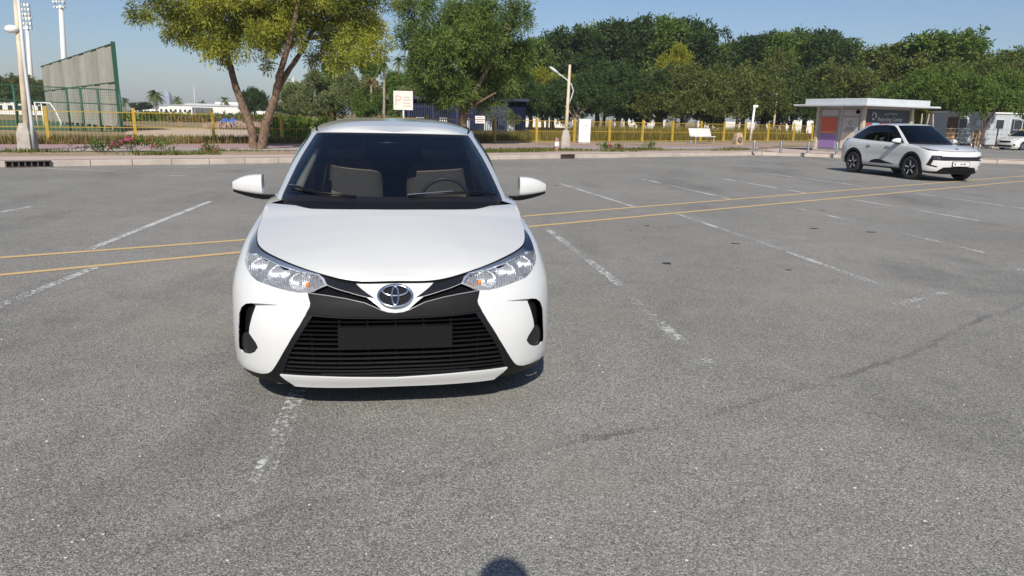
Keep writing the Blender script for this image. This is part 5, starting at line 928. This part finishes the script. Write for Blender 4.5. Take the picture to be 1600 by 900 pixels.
    MB().tube(ering(0,-.03*b,.185*a,.80*b,0,.013),.0052,8,False).part('emblem_ring',CHROME,emb,True)
    # headlights
    lo,hi=hl.min(0)-.02,hl.max(0)+.02; tg2=np.arange(lo[0],hi[0],.035); wg2=np.arange(lo[1],min(hi[1],4.99),.045)
    V2,T2=panels([('bez',hl),('ref',refl)],tg2,wg2)
    cs=ip([(399,413),(432,425),(466,437)],tr=(1.2,6.4),wr=(2.6,5)); ts_=ip([(479.5,443)],tr=(1.2,6.4),wr=(2.6,5))
    P3=B(cs[:,0],cs[:,1])
    def bowl(tw):
        P=B(tw[:,0],tw[:,1]); d=np.full(len(tw),.018)
        for c,r_ in zip(P3,(.062,.06,.05)): d=np.maximum(d,.018+.045*np.clip(1-((P-c)**2).sum(1)/r_**2,0,1)**.7)
        return -d
    both=np.concatenate([T2['bez'],T2['ref']])
    for sd in 'LR':
        s=1 if sd=='R' else -1
        h=skin('headlight',B,V2,both,LENS,root,off=-.001,side=sd)
        skin('bezel',B,V2,T2['bez'],BEZEL,h,off=-.005,rim=.012,side=sd)
        skin('reflector',B,V2,T2['ref'],REFLECTOR,h,side=sd,depth=bowl)
        for i,c in enumerate(cs):
            p=B(c[:1],c[1:])[0]; n_=B.nrm(c[:1],c[1:])[0]; p=(p-n_*.04)*[s,1,1]; MB().ell(p,(.011,.013,.011),10,6).part('bulb',CHROME,h,True)
        p=B(ts_[:,0],ts_[:,1])[0]; n_=B.nrm(ts_[:,0],ts_[:,1])[0]; p=(p-n_*.012)*[s,1,1]; MB().ell(p,(.0105,.008,.013),10,6).part('turn_signal_bulb',AMBER,h,True)
        ribs=ip([(470,424),(478,427),(486,429),(494,431.5),(501,436)],tr=(1.2,6.4),wr=(2.6,5))
        for c in ribs:
            p=B(c[:1],c[1:])[0]; n_=B.nrm(c[:1],c[1:])[0]; p=(p-n_*.013)*[s,1,1]; MB().tube([p+[0,0,.008],p-[0,0,.012]],.0025,5).part('reflector_rib',CHROME,h)
    # bonnet, roof, boot lid
    def bul(x,y):
        k=np.clip((.44-.12*(y-.3)-np.abs(x))/.07,0,1); return .006*(k*k*(3-2*k))*np.clip((y-.16)/.2,0,1)*np.clip((.95-y)/.45,0,1)
    ts=np.concatenate([np.linspace(0,2,24),np.linspace(2.05,6.86,70)]); bo=B
    def hoodb(t):
        P=B(t,np.full(np.shape(t),5.)); return P+np.array([-.004,0,.0])*np.minimum(1,t[:,None])+np.array([0,.004,.001])
    sy=np.interp(ts,[0,.7,1.5,2.5,4,5,6,6.86],[.119,.135,.19,.32,.54,.70,.82,.93]); sz=np.interp(sy,[.119,.14,.2,.3,.45,.6,.8,.95],[.701,.718,.748,.785,.835,.880,.935,.972])
    Bh=hoodb(ts); S_=np.stack([0*ts,sy,sz],1)
    hood=patch2('bonnet',Bh,S_,WHITE_CAR,root,2.6,bul)
    ts=np.linspace(0,10,120); Rb=G(ts,np.full(120,2.)); sy=np.interp(ts,[0,1.5,3,5,6,8,10],[1.80,1.95,2.15,2.5,2.75,3.0,3.16]); sz=np.interp(sy,[1.8,1.95,2.15,2.5,2.8,3.0,3.16],[1.397,1.437,1.470,1.492,1.485,1.455,1.40])
    patch2('roof',Rb,np.stack([0*ts,sy,sz],1),WHITE_CAR,root,1.,cp=3.6)
    ts=np.linspace(10.4,14,70); Tb=B(ts,np.full(70,5.)); sy=np.interp(ts,[10.4,12,14],[3.9,4.15,4.30]); sz=np.interp(sy,[3.9,4.15,4.30],[1.04,1.045,1.01]); patch2('boot_lid',Tb,np.stack([0*ts,sy,sz],1),WHITE_CAR,root,2.)
    # cabin
    polysg=[('frit',np.array([(0,0),(2.7,0),(2.76,.2),(2.76,1.9),(2.68,1.985),(0,1.985)])),('windscreen',np.array([(0,.13),(2.55,.15),(2.62,.3),(2.62,1.85),(2.55,1.93),(0,1.94)])),
        ('frame',np.array([(3.24,.05),(7.1,.05),(7.0,.6),(6.75,1.4),(6.4,1.9),(3.5,1.93),(3.3,1.7)])),('glass_f',np.array([(3.32,.1),(4.94,.1),(4.94,1.86),(3.6,1.86),(3.4,1.6)])),('glass_r',np.array([(5.04,.1),(6.8,.1),(6.7,.7),(6.5,1.4),(6.3,1.82),(5.04,1.86)])),
        ('rear_window',np.array([(8.2,.1),(10,.1),(10,1.9),(8.3,1.9)]))]
    Vg,Tg=panels(polysg,np.arange(0,10.001,.125),np.arange(0,2.001,.1))
    skin('pillars',G,Vg,Tg['base'],WHITE_CAR,root,rim=.02); skin('windscreen_border',G,Vg,Tg['frit'],BLACK_GLOSS,root,off=-.002)
    ws_=skin('windscreen',G,Vg,Tg['windscreen'],GLASS_WS,root,off=-.003); skin('rear_window',G,Vg,Tg['rear_window'],GLASS_DARK,root,off=-.003)
    for sd in 'LR':
        skin('window_frame',G,Vg,Tg['frame'],BLACK_GLOSS,root,off=-.003,side=sd); skin('side_window',G,Vg,Tg['glass_f'],GLASS_DARK,root,off=-.004,side=sd); skin('side_window',G,Vg,Tg['glass_r'],GLASS_DARK,root,off=-.004,side=sd)
    # dark sun strip along the top of the windscreen
    Vs,Ts=panels([('s',np.array([(0,1.42),(2.61,1.42),(2.61,1.85),(2.54,1.92),(0,1.93)]))],np.arange(0,2.8,.1),np.arange(1.3,2.0,.06)); skin('sun_strip',G,Vs,Ts['s'],glass_mat('sun strip film',(.28,.32,.38),1.45),ws_,off=-.008)
    shell_extras(root,B,G,6.8,11.2,2.6,8.3,WHITE_CAR)
    g=np.linspace(0,2.75,40); A=G(g,np.zeros(40)); C=A.copy(); C[:,1]-=.09*(1-.55*(g/2.75)**3); C[:,2]-=.035; C[:,0]*=1-.02*(g/2.75); strip('cowl',C,A+[0,.004,.0],BLACK_PLASTIC,root)
    g=np.linspace(7.4,10,40); A=G(g,np.zeros(40)); C=A.copy(); C[:,1]+=.08; C[:,2]-=.02; strip('rear_shelf',A,C,BLACK_PLASTIC,root)
    for pts in ([(.2,.10),(.9,.17),(1.6,.20),(2.35,.12)],[(-2.45,.30),(-1.9,.26),(-1.3,.17),(-.55,.08)]):
        P=[]
        for gg,ww in pts:
            a=abs(gg); p=G(np.array([a]),np.array([ww]))[0]+G.nrm(np.array([a]),np.array([ww]))[0]*.014; P.append(p*[np.sign(gg),1,1])
        wp=MB().tube(P,.007,6).part('wiper',BLACK_PLASTIC,root,True); MB().tube([P[0]+np.array([0,-.01,.01]),P[1]+np.array([0,-.004,.012])],.004,5).part('wiper_arm',SILVER,wp)
    # interior
    MB().cbox((0,1.42,.86),(1.36,.52,.2),.06).part('dashboard',DASH,root,True)
    for x in(-.36,.36): seat(root,x,2.12,BEIGE)
    seat(root,0,3.02,BEIGE,1.15)
    k=24; MB().tube([(.36+.175*math.cos(2*PI*i/k),1.78-.06*math.sin(2*PI*i/k),.915+.165*math.sin(2*PI*i/k)) for i in range(k+1)],.016,8,False).part('steering_wheel',mat('steering wheel',(.10,.10,.10),.45),root,True)
    MB().cbox((0,1.86,1.30),(.24,.03,.065),.012).part('rear_view_mirror',BLACK_GLOSS,root,True)
    for s in(-1,1):
        P=[G(np.array([2.9]),np.array([w_]))[0]*[s,1,1]+np.array([-s*.085,.05,-.01]) for w_ in(.25,.6,1.,1.35)]; MB().tube(P,[.028,.03,.026,.018],6).part('pillar_trim',TRIM_LIGHT,root,True)
        P=[(s*.63,2.05,.95),(s*.60,2.08,1.2),(s*.54,2.1,1.36)]; MB().tube(P,.035,6).part('pillar_trim',TRIM_LIGHT,root,True)
        door_mirror(root,s,.838,1.40,1.06,.94)
    ub=MB(); ub.box((0,2.2,.32),(1.30,3.7,.22)); ub.box((0,.85,.47),(1.10,1.0,.5)); ub.box((0,3.6,.6),(1.2,.7,.5)); ub.box((0,1.25,.62),(1.4,.06,.5)); ub.part('underbody',DEEP_BLACK,root)
    for y in(.83,3.38):
        for s in(-1,1):
            wheel(root,s*.755,y,.30,.185,'cover',BLACK_PLASTIC)
            a=np.linspace(0,PI,16); MB().add([(s*x,y+.36*math.cos(q),.30+.36*math.sin(q)) for x in(.60,.84) for q in a],[(i,i+1,16+i+1,16+i) for i in range(15)]).part('wheel_housing',DEEP_BLACK,root)
    return root
def patch2(name,Bd,Sp,mt,root,ypow=1.,bulge=None,nr=16,cp=2.2,skirt=.003):
    """domed panel between an outline and the centre line; ypow bends its cross lines"""
    r=np.linspace(0,1,nr); n=len(Bd); P=np.empty((n,nr,3)); k=1-(1-r)**cp; ky=1-(1-r)**(1+(ypow-1)*np.linspace(0,1,n)[:,None]) if ypow!=1 else r[None]
    P[:,:,0]=Bd[:,None,0]*(1-r); P[:,:,1]=Bd[:,None,1]+(Sp[:,None,1]-Bd[:,None,1])*ky; P[:,:,2]=Bd[:,None,2]+(Sp[:,None,2]-Bd[:,None,2])*k
    if bulge is not None: P[:,:,2]+=bulge(P[:,:,0],P[:,:,1])
    V=P.reshape(-1,3); i=np.arange(n-1).repeat(nr-1)*nr+np.tile(np.arange(nr-1),n-1); Q=np.stack([i,i+nr,i+nr+1,i+1],1)
    e=P[:,0].copy(); e[:,2]-=skirt; e[:,0]*=.998; b=len(V); V=np.concatenate([V,e]); j=np.arange(n-1); Q=np.concatenate([Q,np.stack([j*nr,b+j,b+j+1,(j+1)*nr],1)])
    m=len(V); Q=np.concatenate([Q,Q[:,::-1]+m]); V=np.concatenate([V,V*[-1,1,1]])
    me=mesh_np(name,V,Q,mt,True); bm=bmesh.new(); bm.from_mesh(me); bmesh.ops.remove_doubles(bm,verts=bm.verts,dist=3e-4); bmesh.ops.dissolve_degenerate(bm,dist=1e-5,edges=bm.edges); bmesh.ops.recalc_face_normals(bm,faces=bm.faces)
    if sum(f.normal.z*f.calc_area() for f in bm.faces)<0: bmesh.ops.reverse_faces(bm,faces=bm.faces)
    for ed in bm.edges: ed.smooth=len(ed.link_faces)<2 or ed.calc_face_angle(0)<R_(50)
    bm.to_mesh(me); bm.free(); return addobj(name,me,root)
make_main_sedan()
# ================================================================== white crossover and the far white sedan
SB=[[(0,.10,.22),(.28,.105,.22),(.5,.14,.22),(.67,.21,.23),(.79,.32,.24),(.85,.48,.25),(.87,.87,.27),(.855,1.3,.26),(.855,2.1,.26),(.855,2.95,.26),(.86,3.53,.28),(.84,4.05,.3),(.72,4.32,.32),(.42,4.38,.32),(0,4.39,.32)],
[(0,.03,.36),(.3,.04,.36),(.55,.08,.36),(.73,.16,.36),(.86,.30,.37),(.91,.50,.38),(.92,.87,.40),(.90,1.3,.40),(.895,2.1,.40),(.90,2.95,.41),(.92,3.53,.43),(.89,4.05,.44),(.76,4.36,.45),(.45,4.42,.45),(0,4.43,.45)],
[(0,0,.54),(.3,.01,.54),(.56,.05,.54),(.74,.13,.55),(.875,.28,.56),(.92,.5,.58),(.925,.87,.60),(.895,1.3,.6),(.885,2.1,.6),(.895,2.95,.62),(.925,3.53,.64),(.90,4.05,.65),(.77,4.37,.66),(.46,4.43,.66),(0,4.44,.66)],
[(0,.01,.71),(.3,.02,.71),(.56,.06,.715),(.74,.14,.73),(.87,.29,.75),(.915,.5,.77),(.915,.87,.79),(.90,1.3,.79),(.895,2.1,.80),(.90,2.95,.82),(.915,3.53,.84),(.885,4.05,.85),(.76,4.35,.86),(.45,4.41,.87),(0,4.42,.87)],
[(0,.06,.83),(.29,.07,.83),(.55,.11,.84),(.72,.19,.86),(.845,.36,.89),(.885,.6,.92),(.885,.9,.935),(.88,1.3,.94),(.875,2.1,.95),(.875,2.95,.97),(.87,3.53,1.0),(.84,4.02,1.01),(.71,4.28,1.03),(.42,4.34,1.04),(0,4.35,1.04)],
[(0,.14,.87),(.27,.15,.873),(.5,.2,.885),(.66,.29,.905),(.77,.45,.935),(.81,.68,.965),(.825,.95,.99),(.835,1.3,1.02),(.83,2.1,1.025),(.815,2.95,1.05),(.785,3.53,1.075),(.735,3.98,1.10),(.62,4.2,1.12),(.39,4.27,1.125),(0,4.29,1.125)]]
SG=[[(0,.98,1.03),(.42,1.02,1.03),(.64,1.12,1.03),(.78,1.32,1.02),(.80,1.7,1.02),(.80,2.1,1.025),(.785,2.95,1.05),(.75,3.7,1.08),(.63,4.08,1.12),(.38,4.16,1.13),(0,4.18,1.13)],
[(0,1.42,1.30),(.39,1.45,1.295),(.585,1.53,1.29),(.695,1.68,1.285),(.735,1.93,1.31),(.745,2.2,1.32),(.725,3.05,1.335),(.68,3.6,1.31),(.57,3.93,1.32),(.345,4.01,1.33),(0,4.03,1.33)],
[(0,1.88,1.555),(.37,1.90,1.55),(.535,1.95,1.54),(.615,2.05,1.53),(.645,2.22,1.55),(.655,2.45,1.565),(.635,3.0,1.548),(.60,3.4,1.505),(.51,3.64,1.465),(.325,3.72,1.47),(0,3.75,1.475)]]
def make_car(kind,name,label,pos,yaw,BT,GT,wx,wy,wr):
    root=thing(name,label,'car',(pos[0],pos[1],0),yaw); B=Surf(BT); G=Surf(GT); suv=kind=='suv'
    sid=lambda P:P[:,1:]; fro=lambda P:P[:,[0,2]]; top=B.W-1.
    iy=lambda pts,tr=(4.6,12): B.inv(pts,sid,tr,(0,5)); ix=lambda pts,tr=(0,4.8): B.inv(pts,fro,tr,(0,5))
    def arch(yc,r):
        a=np.linspace(-.28,PI+.28,26); Q=iy([(yc+r*math.cos(q),wr+r*math.sin(q)) for q in a]); Q[0,1]=Q[-1,1]=0; Q[:,1]=np.where(Q[:,1]<.2,0,Q[:,1]); return Q
    e=.009
    if suv:
        fd=[(1.36,.33),(1.29,.6),(1.31,1.02),(2.14,1.035),(2.14,.33)]; rd=[(2.165,.33),(2.165,1.035),(3.0,1.07),(3.13,.92),(3.10,.75),(3.0,.5),(2.96,.33)]
        polys=[('gap',iy(fd)),('gap',iy(rd)),('front_door',iy(shrink(fd,(e,e)))),('rear_door',iy(shrink(rd,(e,e)))),('sill_trim',iy([(1.55,.405),(2.75,.385),(2.62,.47),(2.4,.515),(2.2,.50)])),
            ('sill',iy([(1.2,.24),(1.2,.315),(3.1,.315),(3.1,.24)])),('arch_a',arch(wy[0],wr*1.36)),('arch_b',arch(wy[1],wr*1.36)),('cut',arch(wy[0],wr*1.13)),('cut',arch(wy[1],wr*1.13)),
            ('grille',ix([(0,.60),(0,.705),(.5,.71),(.70,.715),(.70,.60)])),('lamp_cluster',ix([(.58,.735),(.80,.735),(.875,.46),(.66,.40),(.66,.44),(.80,.475),(.77,.60),(.58,.60)])),
            ('intake',ix([(0,.26),(0,.43),(.50,.41),(.66,.26)])),('chin',np.array([(0,0),(4.6,0),(4.6,.45),(3.6,.45),(2.6,.55),(0,.45)])),('headlight',np.array([(2.35,4.3),(3.2,4.45),(4.3,4.6),(5.2,4.62),(5.0,4.2),(3.9,3.8),(2.6,4.0)])),('light_bar',np.array([(0,4.2),(2.3,4.25),(2.3,4.5),(0,4.48)])),('tail_lamp',np.array([(11.1,4.1),(13,4.1),(13,4.7),(11.3,4.75)]))]
    else:
        fd=[(1.30,.24),(1.23,.45),(1.24,.965),(2.09,.98),(2.09,.24)]; rd=[(2.115,.24),(2.115,.98),(2.98,.998),(3.05,.85),(3.02,.70),(2.96,.52),(2.87,.33),(2.84,.24)]
        polys=[('gap',iy(fd)),('gap',iy(rd)),('front_door',iy(shrink(fd,(e,e)))),('rear_door',iy(shrink(rd,(e,e)))),('cut',arch(wy[0],wr*1.15)),('cut',arch(wy[1],wr*1.15)),('grille',ix([(0,.50),(0,.66),(.42,.66),(.46,.52)])),('intake',ix([(0,.22),(0,.36),(.55,.36),(.62,.22)])),
            ('lamp_cluster',ix([(.62,.30),(.62,.42),(.76,.42),(.76,.30)])),('headlight',np.array([(2.4,3.4),(4.3,4.0),(5.9,4.75),(5.6,4.95),(4.2,4.7),(3.0,4.4)])),('tail_lamp',np.array([(11.5,3.3),(12.9,3.35),(12.9,4.6),(11.3,4.85)]))]
    V,T=panels(polys,np.concatenate([np.arange(0,5,.1),np.arange(5,14.001,.125)]),np.arange(0,5.001,.125))
    body=skin('body',B,V,T['base'],WHITE_CAR,root,rim=.02)
    skin('grille',B,V,T['grille'],BLACK_GLOSS,root,off=-.01,rim=-.01); skin('air_intake',B,V,T['intake'],BLACK_PLASTIC,root,off=-.012,rim=-.012)
    if suv: skin('chin',B,V,T['chin'],BLACK_PLASTIC,root,off=.002); skin('light_bar',B,V,T['light_bar'],BLACK_GLOSS,root,off=-.004)
    for sd in 'LR':
        s=1 if sd=='R' else -1
        skin('shut_line',B,V,T['gap'],DEEP_BLACK,root,off=-.012,side=sd)
        for nm,y in (('front_door',fd[3][0]-.16),('rear_door',rd[2][0]-.16)):
            d=skin('door',B,V,T[nm],WHITE_CAR,root,rim=.012,side=sd); q=iy([(y,.90 if suv else .86)]); p=B(q[:,0],q[:,1])[0]; x=p[0]+.015; MB().tube([(s*(x-.03),y-.1,p[2]),(s*x,y-.08,p[2]),(s*x,y+.07,p[2]+.005),(s*(x-.03),y+.09,p[2]+.005)],.015,6).part('handle',SILVER if suv else WHITE_CAR,d,True)
        if suv: 
            for nm in('arch_a','arch_b'): skin('arch_trim',B,V,T[nm],BLACK_PLASTIC,root,off=.008,rim=.03,side=sd)
            skin('sill_trim',B,V,T['sill_trim'],BLACK_PLASTIC,root,off=.004,side=sd); skin('sill',B,V,T['sill'],BLACK_PLASTIC,root,off=.003,side=sd)
        skin('lamp_cluster',B,V,T['lamp_cluster'],BLACK_GLOSS,root,off=-.008,rim=-.008,side=sd); skin('tail_lamp',B,V,T['tail_lamp'],BLACK_GLOSS if suv else RED_LENS,root,off=.003,side=sd)
        h=skin('headlight',B,V,T['headlight'],mat('smoked lamp glass',(.05,.055,.07),.1) if suv else LENS,root,off=-.002,side=sd)
        if not suv: skin('reflector',B,V,T['headlight'],REFLECTOR,h,off=-.02,side=sd)
        else:
            for k in range(3):
                for j in range(2): q=ix([(.64+.055*k,.645+.045*j)]); p=B(q[:,0],q[:,1])[0]; MB().ell((s*p[0],p[1]-.004,p[2]),(.016,.01,.012),8,6).part('lamp_element',CHROME,h,True)
            for tt in (2.7,3.1,3.5): p=B(np.array([tt]),np.array([4.2]))[0]; MB().ell((s*p[0],p[1]-.003,p[2]),(.03,.012,.012),8,6).part('lamp_element',CHROME,h,True)
    ty=np.linspace(0,6.9,90); Bh=B(ty,np.full(90,top)); y0=BT[5][0][1]; yc=GT[0][0][1]-.05; zc=GT[0][0][2]-.015; z0=BT[5][0][2]
    sy=np.interp(ty,[0,.7,1.5,2.5,4,5,6,6.9],y0+(yc-y0)*np.array([0,.03,.1,.25,.5,.7,.86,1])); sz=z0+(zc-z0)*np.interp((sy-y0)/(yc-y0),[0,.05,.15,.4,.7,1],[.0,.12,.28,.58,.84,1])+.015*np.sin(PI*np.clip((sy-y0)/(yc-y0),0,1)); patch2('bonnet',Bh,np.stack([0*ty,sy,sz],1),WHITE_CAR,root,2.6)
    tr=np.linspace(0,10,120); Rb=G(tr,np.full(120,2.)); ya,yb=GT[2][0][1],GT[2][10][1]; za,zb=GT[2][0][2],GT[2][10][2]; sy=np.interp(tr,[0,1.5,3,5,6,8,10],ya+(yb-ya)*np.array([0,.1,.25,.5,.7,.88,1])); f=(sy-ya)/(yb-ya); sz=za+(zb-za)*f+.075*np.sin(PI*f)**.6; patch2('roof',Rb,np.stack([0*tr,sy,sz],1),WHITE_CAR,root,1.,cp=3.2)
    tt=np.linspace(10.2,14,70); Tb=B(tt,np.full(70,top)); yr=GT[0][10][1]; ye=BT[5][14][1]; sy=np.interp(tt,[10.2,12,14],[yr,yr+(ye-yr)*.6,ye]); patch2('boot_lid',Tb,np.stack([0*tt,sy,np.full(70,BT[5][14][2]+.004)],1),WHITE_CAR,root,2.)
    pg=[('frit',np.array([(0,0),(2.7,0),(2.76,.2),(2.76,1.9),(2.68,1.985),(0,1.985)])),('windscreen',np.array([(0,.1),(2.6,.12),(2.66,.3),(2.66,1.85),(2.6,1.95),(0,1.95)])),('frame',np.array([(3.2,.04),(7.75,.04),(7.5,.4),(7.1,1.1),(6.6,1.86),(3.5,1.93),(3.25,1.7)])),('gf',np.array([(3.3,.1),(4.96,.1),(4.96,1.86),(3.6,1.86),(3.4,1.6)])),('gr',np.array([(5.04,.1),(6.3,.1),(6.3,1.75),(6.2,1.84),(5.04,1.86)])),('gq',np.array([(6.36,.1),(7.6,.1),(7.38,.45),(7.0,1.1),(6.45,1.78)])),('rear_window',np.array([(8.2,.1),(10,.1),(10,1.9),(8.3,1.9)]))]
    Vg,Tg=panels(pg,np.arange(0,10.001,.125),np.arange(0,2.001,.1)); skin('pillars',G,Vg,Tg['base'],WHITE_CAR,root,rim=.02); skin('windscreen_border',G,Vg,Tg['frit'],BLACK_GLOSS,root,off=-.002); skin('windscreen',G,Vg,Tg['windscreen'],GLASS_WS2,root,off=-.003); skin('rear_window',G,Vg,Tg['rear_window'],GLASS_DARK,root,off=-.003)
    for sd in 'LR':
        skin('window_frame',G,Vg,Tg['frame'],BLACK_GLOSS,root,off=-.003,side=sd)
        for k in('gf','gr','gq'): skin('side_window',G,Vg,Tg[k],GLASS_DARK,root,off=-.004,side=sd)
    shell_extras(root,B,G,6.8,11.2,2.6,8.3,WHITE_CAR)
    g=np.linspace(0,3,40); A=G(g,np.zeros(40)); C=A.copy(); C[:,1]-=.09; C[:,2]-=.035; strip('cowl',C,A,BLACK_PLASTIC,root)
    dz=.06 if suv else 0
    MB().cbox((0,1.45,.88+dz),(1.4,.52,.2),.06).part('dashboard',DASH,root,True)
    for x in(-.37,.37): seat(root,x,2.15,DASH if suv else BEIGE)
    for s in(-1,1): door_mirror(root,s,BT[5][7][0]+.05,1.5,GT[0][3][2]+.075,1.05)
    L_=BT[2][14][1]; ub=MB(); ub.box((0,L_/2,.42),(1.36,L_-.9,.26)); ub.box((0,.9,.58),(1.15,1.0,.5)); ub.box((0,L_-.8,.7),(1.25,.7,.5)); ub.part('underbody',DEEP_BLACK,root)
    for y in wy:
        for s in(-1,1):
            wheel(root,s*wx,y,wr,.22 if suv else .19,'alloy' if suv else 'cover',BLACK_GLOSS if suv else BLACK_PLASTIC,mat('machined alloy',(.75,.75,.76),.3,metal=.6))
            a=np.linspace(0,PI,16); MB().add([(s*x,y+wr*1.18*math.cos(q),wr+wr*1.18*math.sin(q)) for x in(.58,BT[2][6][0]-.03) for q in a],[(i,i+1,16+i+1,16+i) for i in range(15)]).part('wheel_housing',DEEP_BLACK,root)
    if suv:
        MB().cbox((0,-.006,.505),(.56,.012,.15),.004).part('plate_frame',BLACK_PLASTIC,root); p=MB().cbox((0,-.014,.505),(.52,.012,.115),.004).part('number_plate',mat('plate white',(.72,.72,.70),.5),root)
        for x,w_,h_ in((-.2,.05,.06),(-.04,.015,.055),(.0,.03,.055),(.05,.028,.055),(.095,.03,.055),(.14,.028,.055)): MB().box((x,-.0215,.505),(w_,.003,h_)).part('plate_character',mat('plate ink',(.10,.10,.11),.6),p)
        MB().ell((0,.24,.912),(.06,.02,.022),12,6).part('emblem',BLACK_GLOSS,root,True)
    return root
GLASS_WS2=glass_mat('tinted windscreen',(.12,.14,.15),1.7)
make_car('suv','crossover_car','white crossover with black wheel arches parked by the recycling kiosk','12.56 20.69'.split() and (12.56,20.69),R_(10.5),SB,SG,.815,(.87,3.53),.345)
make_car('sedan','sedan_car','white sedan with silver wheel covers on the road before the cabins',(35.4,53.6),R_(-73),YB,YG,.755,(.83,3.38),.30)

# ================================================================== warm dusty air
hb=MB().box((0,20,19),(3600,3500,42)).part('haze',None,None); hb['kind']='stuff'; tag(hb,'thin dusty haze filling the air over the whole place','haze')
hm=bpy.data.materials.new('dusty air'); hm.use_nodes=True; _n=hm.node_tree.nodes; _n.remove(_n['Principled BSDF']); _v=_n.new('ShaderNodeVolumePrincipled'); _v.inputs['Color'].default_value=(.80,.86,.95,1); _v.inputs['Density'].default_value=.0003; _v.inputs['Anisotropy'].default_value=.0
hm.node_tree.links.new(_v.outputs[0],_n['Material Output'].inputs['Volume']); hb.data.materials.clear(); hb.data.materials.append(hm)
